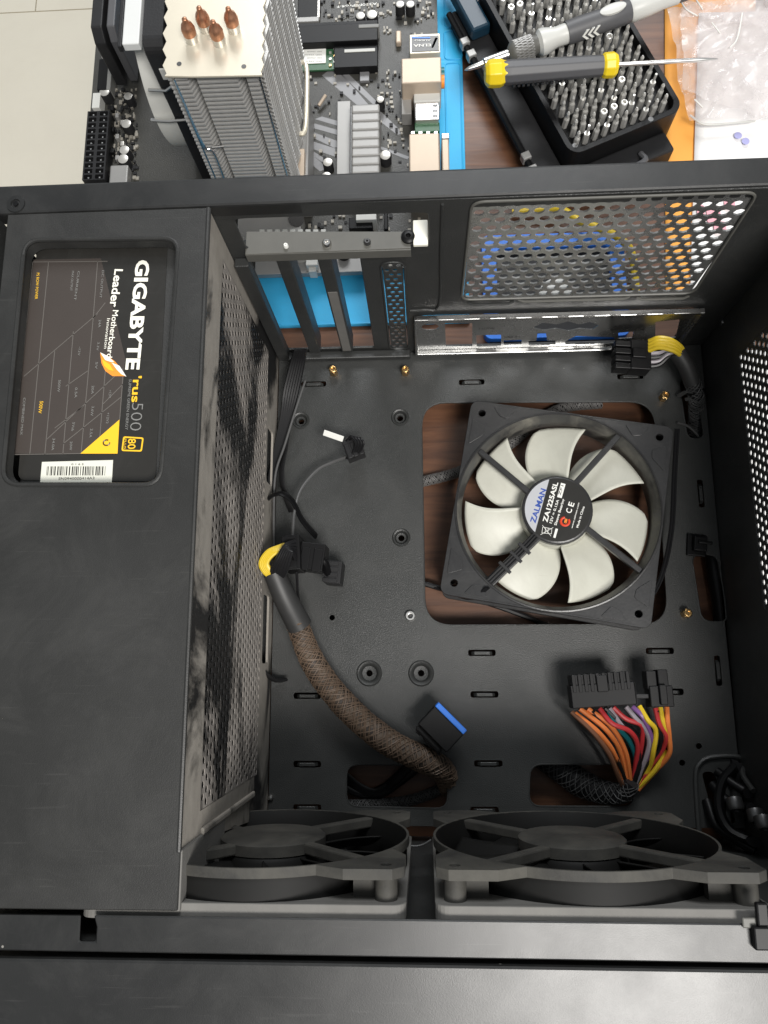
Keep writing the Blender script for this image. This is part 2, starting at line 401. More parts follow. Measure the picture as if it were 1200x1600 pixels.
def plastic_film():
    m = bpy.data.materials.new('clear_plastic_film'); m.use_nodes = True; nt = m.node_tree; nt.nodes.clear()
    out = nt.nodes.new('ShaderNodeOutputMaterial'); t = nt.nodes.new('ShaderNodeBsdfTransparent'); t.inputs[0].default_value = (.97, .96, .96, 1)
    g = nt.nodes.new('ShaderNodeBsdfPrincipled'); g.inputs['Base Color'].default_value = (.80, .76, .75, 1); g.inputs['Roughness'].default_value = .09
    mx = nt.nodes.new('ShaderNodeMixShader'); fr = nt.nodes.new('ShaderNodeTexNoise'); fr.inputs['Scale'].default_value = 45; fr.inputs['Detail'].default_value = 5
    tc = nt.nodes.new('ShaderNodeTexCoord'); nt.links.new(tc.outputs['Object'], fr.inputs['Vector'])
    mr = nt.nodes.new('ShaderNodeMapRange'); mr.inputs[1].default_value = .35; mr.inputs[2].default_value = .7; mr.inputs[3].default_value = .16; mr.inputs[4].default_value = .52
    nt.links.new(fr.outputs[0], mr.inputs[0]); nt.links.new(mr.outputs[0], mx.inputs[0]); nt.links.new(t.outputs[0], mx.inputs[1]); nt.links.new(g.outputs[0], mx.inputs[2]); nt.links.new(mx.outputs[0], out.inputs[0])
    return m
FILM = plastic_film()
for m_, a_ in ((FANF, .06), (BLADE, .0), (PLAST, .006), (PLAST2, .015)): film(m_, a_, 60)
film(BLADE, .35, 30, (.30, .28, .23)); film(CREAM, .25, 3, (.55, .49, .38)); film(MAT, .22, 14, (.10, .30, .42)); film(LABEL, .03, 40)
# ================================================================ THE SETTING
tt = MB(); tt.box(-22.75, 90, -60, 75, -5, -2.0).out('table_top', WOOD, bevel=.15); 
tag(bpy.data.objects['table_top'], kind='structure')
fl = MB().box(-260, 140, -160, 300, -74, -72.4).out('tiled_floor', GROUT); tag(fl, kind='structure')
tile_me = None
JX, JY = at(55, 20, -72).x, at(55, 18, -72).y
TW, TH = 60, 60
k = 0
for r in range(-3, 3):
    for c in range(-3, 2):
        x0 = JX+c*TW+(0 if r % 2 == 0 else 27); y0 = JY+r*TH
        org = Vector((x0+TW/2, y0+TH/2, -72.2))
        if tile_me is None:
            o = MB().box(x0+.12, x0+TW-.12, y0+.12, y0+TH-.12, -72.4, -72.0).out('floor_tile', CREAM, fl, bevel=.06, seg=1); tile_me = o.data
        else:
            o = link('floor_tile', tile_me, fl, org)
# ================================================================ COMPUTER CASE
ZT = 16.3; YR = 1.25; YF = -27.2; XL = -8.25; XR = 18.35
case = thing('computer_case', 'open black computer case lying on its side on the brown table, dusty inside', 'computer case', (0, -13, -2))
# --- tray
def hrect(cx, cy, w, h): p = at(cx, cy); return rrect(p.x, p.y, w, h, min(w, h)*.3, 2)
H = []
H.append(rpoly([xy(658, 629), xy(1022, 627), xy(1045, 976), xy(664, 977)], 1.6, 7))
H.append(rpoly([xy(541, 1194), xy(699, 1196), xy(700, 1264), xy(541, 1260)], .7))
H.append(rpoly([xy(828, 1194), xy(985, 1194), xy(992, 1261), xy(826, 1260)], .7))
H.append(rpoly([xy(1060, 590), xy(1088, 590), xy(1101, 686), xy(1074, 686)], .55))
H.append(rpoly([xy(1080, 866), xy(1121, 866), xy(1138, 973), xy(1096, 971)], .6))
H.append(rpoly([xy(1096, 1206), xy(1116, 1206), xy(1143, 1290), xy(1118, 1290)], .3))
H.append(rpoly([xy(1122, 1214), xy(1132, 1217), xy(1150, 1286), xy(1140, 1288)], .15))
SL_H = [(737, 597), (985, 588), (490, 600), (753, 1020), (1031, 1017), (757, 1085), (480, 1087), (1046, 1081), (763, 1193), (480, 1194), (480, 1262), (757, 1266)]
SL_V = [(1095, 771), (1122, 1048)]
for (u, v) in SL_H: H.append(hrect(u, v, 1.6, .36))
for (u, v) in SL_V: H.append(hrect(u, v, .34, 1.7))
DIM = [(470, 657, .5), (625, 652, .5), (627, 840, .5), (577, 1052, .68), (658, 1052, .68)]
for (u, v, r) in DIM: p = at(u, v); H.append(circ(p.x, p.y, r*.86, 16))
for (u, v) in [(519, 965), (1092, 1166), (1066, 1192)]: p = at(u, v); H.append(circ(p.x, p.y, .17, 10))
SO = [(520, 577), (633, 577), (1040, 617), (1075, 958)]
tray = sheet('motherboard_tray', [(XL+.05, YR-.02), (XL+.05, YF+.05), (XR-.05, YF+.05), (XR-.05, YR-.02)], H, Matrix.Translation((0, 0, 0)), .12, STEELT, case, bev=.03)
# rolled rims of the openings
for k in range(5):
    P = [Vector((p[0], p[1], -.03)) for p in H[k]]; P.append(P[0])
    MB().tube(P, .055, 6).out('rolled_edge', STEELT, tray, smooth=True)
for (u, v) in SL_H:
    p = at(u, v); MB().prism([(-.62, -.12), (-.45, .11), (.45, .11), (.62, -.12)], -.1, .1, frame((p.x, p.y-.02, -.03), (1, 0, 0), (0, 0, 1))).out('tie_bridge', STEELT, tray, bevel=.03)
for (u, v) in SL_V:
    p = at(u, v); MB().prism([(-.62, -.12), (-.45, .11), (.45, .11), (.62, -.12)], -.1, .1, frame((p.x, p.y, -.03), (0, 1, 0), (0, 0, 1))).out('tie_bridge', STEELT, tray, bevel=.03)
for (u, v, r) in DIM:
    p = at(u, v); M = Matrix.Translation((p.x, p.y, 0))
    MB().lathe([(r*1.12, .0), (r, .09), (r*.82, .05), (r*.66, -.12), (r*.62, -.2), (r*.40, -.22), (.19, -.22), (.19, -.45)], M).out('embossed_hole', STEELT, tray, smooth=True)
for (u, v) in SO:
    p = at(u, v, .6); mb = MB()
    mb.cyl((p.x, p.y, 0), (p.x, p.y, .58), .27, n=6); mb.lathe([(.24, .58), (.25, .64), (.20, .68), (.12, .68), (.11, .3)], Matrix.Translation((p.x, p.y, 0)), 16)
    mb.out('standoff', BRASS, case, bevel=.02)
p = at(641, 962, .3)
MB().lathe([(.30, 0), (.31, .2), (.26, .3), (.17, .3), (.15, .0), (0, 0)], Matrix.Translation((p.x, p.y, 0)), 18).out('screw_bushing', SILVER, case, smooth=True)
for (u, v) in [(422, 1247)]:
    p = at(u, v, .2); MB().lathe([(0.16, 0), (.16, .12), (.1, .2), (0, .22)], Matrix.Translation((p.x, p.y, 0)), 12).out('rivet', SILVER, case, smooth=True)
# plastic cable clip beside the right hand cable opening
p = at(1087, 850)
mb = MB(); M = frame((p.x, p.y, 0), (1, -.12, 0), (0, 1, 0))
mb.box(-.55, .55, -.75, .55, 0, .25, M).box(-.3, .45, -.5, .35, .25, .7, M).box(-.1, .7, -.1, .1, .7, .85, M)
mb.out('cable_clip', PLAST, case, bevel=.06)
# --- embossed corner recess with jack nuts
P = [at(u, v, .05) for u, v in ((1092, 1300), (1087, 1215), (1094, 1192), (1112, 1183), (1150, 1182), (1166, 1192))]+[Vector((18.1, -24.2, .9)), Vector((18.15, -24.9, 2.0))]
MB().tube(P, .15, 8, smooth=6).out('recess_rim', STEELT, tray, smooth=True)
mb = MB(); A = at(1136, 1200, .1); B = at(1172, 1196, .1)
mb.sheetgrid(10, 6, lambda s, t: Vector((14.9+3.4*s, -25.2-2.0*t+.0*s, .15+1.4*s*s*t)))
for i, (u, v) in enumerate(((1150, 1263), (1178, 1276), (1197, 1281))):
    q = at(u, v, 2.2); q.x = min(q.x, 17.75); q.z += .9*i
    mb = MB(); M = frame(q, (1, 0, 0), (0, .45, .9))
    mb.lathe([(.0, -.5), (.42, -.5), (.42, 0), (.33, .12), (.24, .12), (.22, -.1), (0, -.1)], M, 20).out('jack_nut', DARKM, case, smooth=True)
MB().tube([Vector((min(at(*p).x, 17.8), at(*p).y, at(*p).z)) for p in [(1150, 1200, .6), (1128, 1225, .9), (1124, 1262, 1.2), (1140, 1296, 1.6), (1175, 1312, 2.0), (1210, 1316, 2.4)]], .42, 8, smooth=7, flat=.6).out('strap_loop', PLAST, case, smooth=True)
MB().prism([xy(1143, 1186, .3), xy(1166, 1196, .3), xy(1172, 1240, .3), xy(1150, 1225, .3)][::-1], .05, .35).out('recess_cover', PLAST2, case, bevel=.05)
# bracket strips seen in the recess
MB().box(-.12, .12, -1.6, 1.3, 0, .9, frame(at(1128, 1252, 0), (1, -.05, 0), (.25, 1, 0))).out('recess_strut', STEEL, case, bevel=.03)
# --- rear panel: frame x = X, y = Z, normal -Y (towards the inside)
RF = Matrix.Translation((0, YR, 0)) @ Matrix(((1, 0, 0, 0), (0, 0, -1, 0), (0, 1, 0, 0), (0, 0, 0, 1)))
RH = [rpoly([(3.15, 16.05), (15.2, 16.05), (15.5, 6.95), (3.1, 6.95)], .6),
      rpoly([(.85, .75), (16.3, .75), (16.3, 5.1), (.85, 5.1)], .2),
      rpoly([(-7.45, .85), (-2.05, .85), (-2.05, 11.7), (-7.45, 11.7)], .15),
      rpoly([(-7.4, 12.7), (1.3, 12.7), (1.3, 15.25), (-7.4, 15.25)], .35),
      rrect(-.48, 5.85, 1.12, 10.5, .5)]
rear = sheet('rear_panel', [(-17.7, -2), (XR, -2), (XR, ZT-.1), (-17.7, ZT-.1)], RH, RF, .12, STEEL, case, bev=.03)
perf('fan_vent_mesh', 3.2, 15.35, 7.05, 16.0, .66, .64, .25, RF@Matrix.Translation((0, 0, -.03)), .09, VENTM, rear)
MB().tube([RF@Vector((p[0], p[1], .05)) for p in (lambda q: q+q[:1])(rpoly([(3.15, 16.0), (15.2, 16.0), (15.5, 7.0), (3.1, 7.0)], .6))], .07, 6).out('vent_rim', BRACK, rear, smooth=True)
for (x0, x1, z) in ((3.5, 6.0, 6.55), (6.2, 12.2, 6.75), (12.6, 15.4, 6.6)):
    MB().tube([RF@Vector((x0, z, .0)), RF@Vector((x0+.3, z, .13)), RF@Vector((x1-.3, z, .13)), RF@Vector((x1, z, .0))], .08, 6).out('stamped_rib', BRACK if x0 > 6 else STEEL, rear, smooth=True)
perf('hex_vent', -.98, .02, .7, 11.0, .34, .46, .15, RF@Matrix.Translation((0, 0, .0)), .08, STEEL, rear)
MB().tube([RF@Vector((p[0], p[1], .02)) for p in (lambda q: q+q[:1])(rrect(-.48, 5.85, 1.2, 10.6, .5))], .06, 6).out('vent_rim', STEEL, rear, smooth=True)
for i in range(2):      # bars between the three expansion slots
    x = -6.1+2.03*i
    mb = MB(); mb.box(x, x+.7, YR-.30, YR+.9, .85, 12.2); mb.out('slot_divider', STEEL, rear, bevel=.06)
    if i == 1: MB().box(x+.1, x+.6, YR-.33, YR-.29, 1.2, 8.8).out('dust_film', FFP, rear)
MB().box(XL+.1, -7.45, YR-.5, YR-.02, .2, 12).out('slot_side_bar', STEEL, rear, bevel=.05)
MB().box(-7.6, .2, YR-.55, YR-.02, .05, .55).out('slot_sill', STEEL, rear, bevel=.08)
# card bracket ledge with its screws
q0 = at(385, 362, 12.75); q1 = at(640, 362, 12.75); q2 = at(642, 388, 12.75); q3 = at(383, 398, 12.75)
br = MB(); br.prism([(q0.x, q0.y), (q3.x, q3.y), (q2.x, q2.y), (q1.x, q1.y)][::1], 12.63, 12.78)
br = br.out('slot_bracket', BRACK, rear, bevel=.03)
MB().box(q3.x, q2.x, q3.y-.02, q3.y+.06, 12.1, 12.74).out('bracket_lip', BRACK, br, bevel=.02)
for (u, v, r, m) in ((447, 385, .12, WHITE), (511, 381, .22, CHROME), (574, 379, .17, DARKM), (638, 371, .34, PLAST)):
    p = at(u, v, 12.8); MB().lathe([(r, 0), (r, .12), (r*.7, .2), (r*.35, .2), (r*.3, .06), (0, .05)], Matrix.Translation((p.x, p.y, 12.78)), 18).out('screw', m, br, smooth=True)
p = at(657, 366, 12.9)
MB().box(-.35, .35, -.55, .75, -.1, .12, frame((p.x, p.y, 12.8), (1, 0, 0), (0, 1, 0))).out('plate_tongue', IVORY, br, bevel=.05)
# pressed border to the right of the slot opening
MB().tube([RF@Vector(p) for p in ((1.9, 15.9, .05), (1.9, 12.0, .05), (1.9, 6.4, .05), (1.1, 6.0, .05), (.3, 5.9, .05))], .07, 6, smooth=4).out('pressed_border', STEEL, rear, smooth=True)
# rear top rail
a, b, c, d = at(0, 290, ZT), at(1200, 245, ZT), at(1200, 285, ZT), at(0, 335, ZT)
ra = MB(); ra.prism([(-18.2, 1.22), (19.0, 1.30), (19.0, 2.66), (-18.2, 2.62)], ZT-.9, ZT)
rail = ra.out('rear_rail', BARS, case, bevel=.12)
p = at(25, 319, ZT); MB().lathe([(.42, 0), (.40, .05), (.22, .06), (.18, -.02), (0, -.02)], Matrix.Translation((p.x, p.y, ZT)), 20).out('rail_boss', BARS, rail, smooth=True)
MB().cyl((p.x, p.y, ZT), (p.x, p.y, ZT+.012+.05), .12).out('rail_hole', PLAST, rail)
# --- top side panel (right hand wall): x = -Y, y = Z, normal -X
TF = Matrix.Translation((XR, 0, 0)) @ Matrix(((0, 0, -1, 0), (-1, 0, 0, 0), (0, 1, 0, 0), (0, 0, 0, 1)))
vx0, vx1, vz0, vz1 = 1.6, 15.6, 5.1, 14.8
side = sheet('top_panel', [(-YR-1.4, -2), (28.6, -2), (28.6, ZT-.3), (27.2, ZT), (-YR-1.4, ZT)], [rpoly([(vx0, vz0), (vx1, vz0), (vx1, vz1), (vx0, vz1)], .3)], TF, .12, STEEL, case, bev=.03)
perf('top_vent_mesh', vx0-.05, vx1+.05, vz0-.05, vz1+.05, .50, .46, .165, TF@Matrix.Translation((0, 0, -.02)), .08, STEEL, side)
for (u, v) in ((1128, 503), (1200, 770)):
    q = atx(u, v, XR); MB().lathe([(.22, 0), (.2, .09), (.1, .13), (0, .13)], TF@Matrix.Translation((-q.y, q.z, 0)), 14).out('rivet', DARKM, side, smooth=True)
MB().box(XR-.7, XR+.2, -28, 1.2, ZT-.25, ZT-.05).out('side_rail', BARS, case, bevel=.05)
# --- front chassis wall and the two bars along the near edge
FF = Matrix.Translation((0, -28.1, 0)) @ Matrix(((1, 0, 0, 0), (0, 0, 1, 0), (0, 1, 0, 0), (0, 0, 0, 1)))
sheet('front_wall', [(-17.6, -2), (XR-.05, -2), (XR-.05, ZT-.3), (-17.6, ZT-.3)], [circ(-5.95, 9.8, 5.6, 40), circ(7.1, 9.8, 5.6, 40)], FF, .12, STEEL, case)
n0, n1 = at(125, 1432, ZT), at(149, 1472, ZT)
bar = sheet('front_rail', [(-18.2, YF+.02), (n0.x, YF+.02), (n0.x+.02, n1.y), (n1.x, n1.y), (n1.x, n0.y-.35), (n0.x+.5, YF+.02), (13.0, YF+.02), (18.6, YF-.05), (18.6, -28.45), (-18.2, -28.38)], [], Matrix.Translation((0, 0, ZT)), .14, BARS, case, bev=.05)
MB().box(-18.2, 18.6, -28.42, -28.30, ZT-1.6, ZT-.15).out('rail_lip', BARS, bar)
MB().box(-18.2, 18.6, -37, -28.62, -2, ZT-.02).out('front_bezel', BARS, case, bevel=.12)
p = at(1185, 1456, ZT)
mb = MB(); mb.box(p.x-.28, p.x+.28, p.y-.5, p.y+.25, ZT+.0, ZT+.35).box(p.x-.1, p.x+.3, p.y+.25, p.y+1.0, ZT+.05, ZT+.3).out('cable_clip', PLAST, case, bevel=.06)
p = at(1172, 1442, ZT); MB().box(p.x-.3, p.x+.25, p.y-.15, p.y+.2, ZT+.01, ZT+.12).out('clip_pad', BRACK, case, bevel=.05)
# --- power supply shroud
win = rpoly([xy(38, 374, ZT), xy(279, 371, ZT), xy(250, 757, ZT), xy(2, 757, ZT)], .75, 6)
sh = sheet('shroud_top', [(-17.2, 1.2), (-17.2, -24.5), (-17.2, -27.0), (-8.2, -27.0), (-8.14, 1.2)], [win], Matrix.Translation((0, 0, ZT-.02)), .12, SHROUD, case, bev=.04)
MB().tube([Vector((p[0], p[1], ZT-.05)) for p in win+[win[0]]], .10, 8).out('window_rim', SHROUD, sh, smooth=True)
mbr = MB(); n = len(win); cxw = sum(p[0] for p in win)/n; cyw = sum(p[1] for p in win)/n
inn = [(cxw+(p[0]-cxw)*.965, cyw+(p[1]-cyw)*.975) for p in win]
mbr.add([(p[0], p[1], ZT-.06) for p in win]+[(p[0], p[1], ZT-.55) for p in inn], [(i, (i+1) % n, n+(i+1) % n, n+i) for i in range(n)]).out('window_flange', SHROUD, sh, smooth=True)
SF = Matrix.Translation((XL, 0, 0)) @ Matrix(((0, 0, 1, 0), (1, 0, 0, 0), (0, 1, 0, 0), (0, 0, 0, 1)))   # x = Y, y = Z, normal +X
px0, px1, pz0, pz1 = -24.0, .2, 3.1, 13.7
sheet('shroud_wall', [(1.2, 0), (1.2, ZT-.1), (-24.9, ZT-.1), (-26.6, 0)],
      [[(px0, pz0), (px1, pz0), (px1, pz1), (px0, pz1)], rrect(-6.0, 1.9, 3.4, 1.7, .2, 2), rrect(-16.2, 1.8, 3.9, 1.6, .2, 2)], SF, .12, GRILLE2, case)
perf('shroud_grille', px0-.02, px1+.02, pz0-.02, pz1+.02, 0.48, .52, .165, SF@Matrix.Translation((0, 0, .0)), .03, GRILLE, case, asp=1.15)
MB().tube([Vector((XL-.02, 1.2, ZT-.08)), Vector((XL-.02, -25.0, ZT-.08))], .10, 8).out('shroud_edge', SHROUD, case, smooth=True)
MB().box(XL-.15, XL+.1, -27.05, -24.95, 10, ZT-.12).out('shroud_corner_flange', FFP, case, bevel=.05)
MB().box(XL-.05, XL+.14, -25.0, -24.7, 4, 13.5).out('wall_ledge', GRILLE2, case, bevel=.08)
MB().box(-17.7, XL-.15, -26.5, 1.1, -.15, -.02).out('shroud_floor', STEEL, case)
# inner bottom of the case under the shroud
MB().box(-17.9, -17.75, -28, 1.2, -2, ZT).out('bottom_panel', STEEL, case)
# ================================================================ IO SHIELD
YS = YR-.14
SFm = Matrix.Translation((0, YS, 0)) @ Matrix(((1, 0, 0, 0), (0, 0, -1, 0), (0, 1, 0, 0), (0, 0, 0, 1)))
def sp(u, v): q = aty(u, v, YS); return (q.x, q.z)
io = thing('io_shield', 'shiny steel port cover plate clipped into the rear wall under the round-hole vent', 'port plate', (8.5, YS, .5))
IH = [rrect(*sp(672, 511), 1.0, .8, .38), rpoly([sp(695, 505), sp(738, 505), sp(738, 541), sp(697, 541)], .06), rpoly([sp(744, 524), sp(783, 523), sp(783, 540), sp(745, 541)], .06),
      rpoly([sp(787, 532), sp(815, 531), sp(815, 538), sp(787, 539)], .05), rpoly([sp(826, 533), sp(838, 533), sp(840, 520), sp(853, 520), sp(855, 532), sp(868, 532), sp(868, 538), sp(826, 539)], .05),
      rpoly([sp(832, 512), sp(848, 504), sp(870, 507), sp(888, 502), sp(905, 507), sp(922, 503), sp(936, 508), sp(925, 515), sp(905, 513), sp(888, 517), sp(868, 513), sp(850, 516)], .12),
      rpoly([sp(882, 534), sp(900, 525), sp(960, 527), sp(960, 536), sp(884, 538)], .1), rpoly([sp(1024, 503), sp(1062, 499), sp(1056, 527), sp(1024, 529)], .06), rpoly([sp(966, 520), sp(990, 518), sp(988, 528), sp(966, 529)], .06)]
pl = sheet('plate', [(.62, .55), (16.55, .55), (16.55, 5.3), (.62, 5.3)], IH, SFm, .04, IOM, io)
mb = MB()
for (x0, x1, z0, z1) in ((.55, 16.6, .38, .58), (.55, 16.6, 5.2, 5.4), (.5, .68, .4, 5.4), (16.5, 16.68, .4, 5.4)):
    mb.box(x0, x1, YS-.32, YS+.02, z0, z1)
mb.out('raised_border', IOM, io, bevel=.05)
mb = MB()
for i in range(11): mb.box(1.3+1.45*i, 1.9+1.45*i, YS-.35, YS-.30, 5.34, 5.46)
mb.out('spring_fingers', CHROME, io)
for h in (2, 4, 6): 
    q = IH[h]; mx = sum(p[0] for p in q)/len(q); mz = min(p[1] for p in q)
    MB().box(-.6, .6, -.02, .02, -.1, .5, frame((mx, YS-.1, mz-.1), (1, 0, 0), (0, .95, .3))).out('ground_tab', CHROME, io)
for s_, u, v, l in (('KB/MS', 670, 500, 24), ('USB3.1', 705, 499, 24), ('HDMI', 760, 515, 24), ('USB 3.1', 800, 528, 24), ('DVI', 878, 499, 20), ('LAN', 985, 497, 24)):
    a = aty(u-l/2, v, YS); b = aty(u+l/2, v, YS)
    lettering('port_lettering', s_, (a.x, YS, a.z), (b.x, YS, a.z), .26, DARKM, io, up=(0, -1, 0))
# ================================================================ POWER SUPPLY
ZP = 15.55
psu = thing('power_supply', 'black power supply with a yellow cornered printed label, seen through the shroud window', 'power supply', (-12.2, -6, 0))
MB().box(-16.0, -8.75, -13.3, .9, 1, ZP-.03).out('housing', PSUM, psu, bevel=.15)
def P(u, v): return at(u, v, ZP)
def pp(l): return [(P(u, v).x, P(u, v).y) for u, v in l]
lab = MB().prism(rpoly(pp([(58, 384), (262, 378), (243, 752), (28, 750)]), .35), ZP-.03, ZP+.01).out('label', LABEL, psu)
MB().prism(pp([(53, 406), (158, 404), (196, 560), (187, 660), (127, 708), (21, 709)]), ZP+.01, ZP+.018).out('label_panel', LABELB, lab)
def ln(a, b, wd=1.4, m=LINEP, nm='rule_line'):
    a = P(*a); b = P(*b); d = (b-a).normalized(); nrm = Vector((-d.y, d.x, 0))*(wd/80)
    vs = [a+nrm, a-nrm, b-nrm, b+nrm]; return [(v.x, v.y, ZP+.026) for v in vs]
mb = MB()
def z4(x, y): return (x/2.91, 250+y/2.91)
for a, b in [((150, 465), (62, 1340)), ((222, 465), (137, 1338)), ((445, 462), (425, 720)), ((425, 720), (370, 1335)), ((250, 870), (205, 1340)), ((335, 780), (287, 1340)), ((150, 465), (490, 462)), ((62, 1340), (370, 1335)),
             ((445, 700), (110, 985)), ((560, 950), (215, 1270)), ((550, 1080), (290, 1290)), ((480, 960), (455, 1260)), ((560, 985), (545, 1185)), ((425, 720), (480, 650)), ((560, 1020), (470, 1110)), ((400, 960), (300, 1030)), ((380, 1120), (250, 1220))]:
    mb.add(ln(z4(*a), z4(*b)), [(0, 1, 2, 3)])
mb.out('rule_lines', LINEP, lab)
UP = (0, 0, 1)
def T(nm, s_, a, b, h, m, bold=0.0): return lettering(nm, s_, (P(*a).x, P(*a).y, ZP+.02), (P(*b).x, P(*b).y, ZP+.02), h, m, lab, UP, bold)
T('brand_lettering', 'GIGABYTE', (214, 407), (197, 578), .60, IVORY, .035)
T('slogan_lettering', 'Leader', (180, 421), (172, 480), .38, IVORY, .02)
T('slogan_lettering', 'Motherboard', (177, 485), (167, 559), .26, IVORY, .01)
T('slogan_lettering', 'Innovation', (168, 498), (163, 545), .14, IVORY)
T('model_lettering', "'rus", (209, 588), (206, 629), .36, YELP, .02)
T('model_lettering', '500', (207, 630), (203, 673), .52, GREYP, -.015)
T('small_lettering', 'SUPREME GREEN ENERGY', (202, 593), (196, 672), .12, GREYP)
for s_, a, b, h, m in (('PS ROW POWER', (58, 427), (55, 468), .13, YELP), ('500W', (63, 627), (60, 646), .16, YELP), ('MAX OUTPUT', (113, 424), (110, 455), .10, GREYP), ('CURRENT', (122, 424), (116, 470), .10, GREYP), ('DC OUTPUT', (160, 423), (156, 466), .10, GREYP),
                       ('COMBINED MAX', (37, 622), (32, 680), .11, GREYP), ('500W', (92, 594), (90, 613), .11, GREYP), ('0.5A', (118, 606), (117, 622), .11, GREYP), ('20A', (144, 603), (143, 616), .11, GREYP), ('24A', (155, 500), (154, 512), .11, GREYP), ('3.3V', (153, 535), (151, 548), .10, GREYP), ('5V', (150, 566), (149, 577), .10, GREYP), ('-12V', (124, 542), (122, 556), .10, GREYP), ('34.0A', (83, 685), (81, 704), .11, GREYP), ('+12V1', (171, 610), (170, 622), .11, GREYP), ('+12V2', (168, 645), (166, 662), .11, GREYP), ('2.5A', (142, 670), (140, 684), .11, GREYP), ('3.6W', (144, 635), (142, 650), .11, GREYP), ('5Vsb', (114, 660), (112, 674), .11, GREYP), ('20W', (110, 690), (109, 704), .11, GREYP)):
    T('small_lettering', s_, a, b, h, m)
MB().prism(pp([(187, 656), (126, 709), (184, 709)]), ZP+.02, ZP+.03).out('yellow_corner', YELP, lab)
q = P(167, 692); MB().tube([Vector((q.x+.14*math.cos(a), q.y+.12*math.sin(a), ZP+.035)) for a in [math.radians(t) for t in range(60, 380, 20)]], .03, 5).out('power_symbol', LABEL, lab)
M80 = pp([(193, 682), (225, 684), (222, 706), (190, 705)])
fr = sheet('badge', rpoly(M80, .1), [rpoly([(p[0]*.86+.14*sum(q[0] for q in M80)/4, p[1]*.8+.2*sum(q[1] for q in M80)/4) for p in M80], .06)], Matrix.Translation((0, 0, ZP+.03)), .01, YELP, lab)
T('badge_lettering', '80', (201, 686), (200, 702), .34, YELP, .01)
T('badge_lettering', 'PLUS', (195, 686), (194, 702), .09, YELP)
fl_ = pp([(157, 552), (168, 556), (180, 565), (190, 577), (197, 588), (188, 588), (176, 588), (165, 580), (159, 568)])
MB().prism(fl_, ZP+.02, ZP+.028).out('wing_emblem', ORANGEP, lab)
MB().prism(pp([(157, 551), (169, 557), (179, 566), (174, 566), (165, 563)]), ZP+.026, ZP+.036).out('wing_emblem', IVORY, lab)
MB().prism(pp([(175, 567), (187, 572), (198, 589), (190, 585), (183, 578)]), ZP+.026, ZP+.036).out('wing_emblem', WHITE, lab)
MB().prism(pp([(160, 562), (172, 570), (178, 580), (170, 578), (163, 572)]), ZP+.026, ZP+.036).out('wing_emblem', YELP, lab)
st = MB().prism(pp([(66, 722), (177, 719), (175, 754), (63, 756)]), ZP+.012, ZP+.025).out('barcode_sticker', STICK, psu)
mb = MB(); u = 74; rng = random.Random(3)
while u < 166:
    wd = rng.choice((.7, .7, 1.2, 2.0)); a = at(u, 729, ZP); b = at(u, 743, ZP)
    mb.box(a.x, a.x+wd/40, b.y, a.y, ZP+.025, ZP+.032); u += wd+rng.choice((.8, 1.0, 1.6, 2.4))
mb.out('barcode_bars', LABEL, st)
a = at(92, 750, ZP); b = at(148, 749, ZP); lettering('serial_lettering', 'SN0940000414A3', (a.x, a.y, ZP+.025), (b.x, b.y, ZP+.025), .11, LABEL, st)
a = at(112, 727, ZP); b = at(131, 727, ZP); lettering('serial_lettering', '0 1 6 S', (a.x, a.y, ZP+.025), (b.x, b.y, ZP+.025), .08, LABEL, st)
# dusty cable bundle squeezed between supply and shroud
mb = MB(); rng = random.Random(5)
for i in range(5):
    pts = [at(36-i*2+rng.uniform(-3, 3)-(v-380)*.07, v, ZP-.35+rng.uniform(-.2, .1)) for v in range(395, 760, 40)]
    mb.tube(pts, .12, 6, smooth=4)
bn = mb.out('cable_bundle', FFD, None, smooth=True); tag(bn, 'dusty black cable bundle squeezed along the left edge of the shroud window', 'cable bundle')
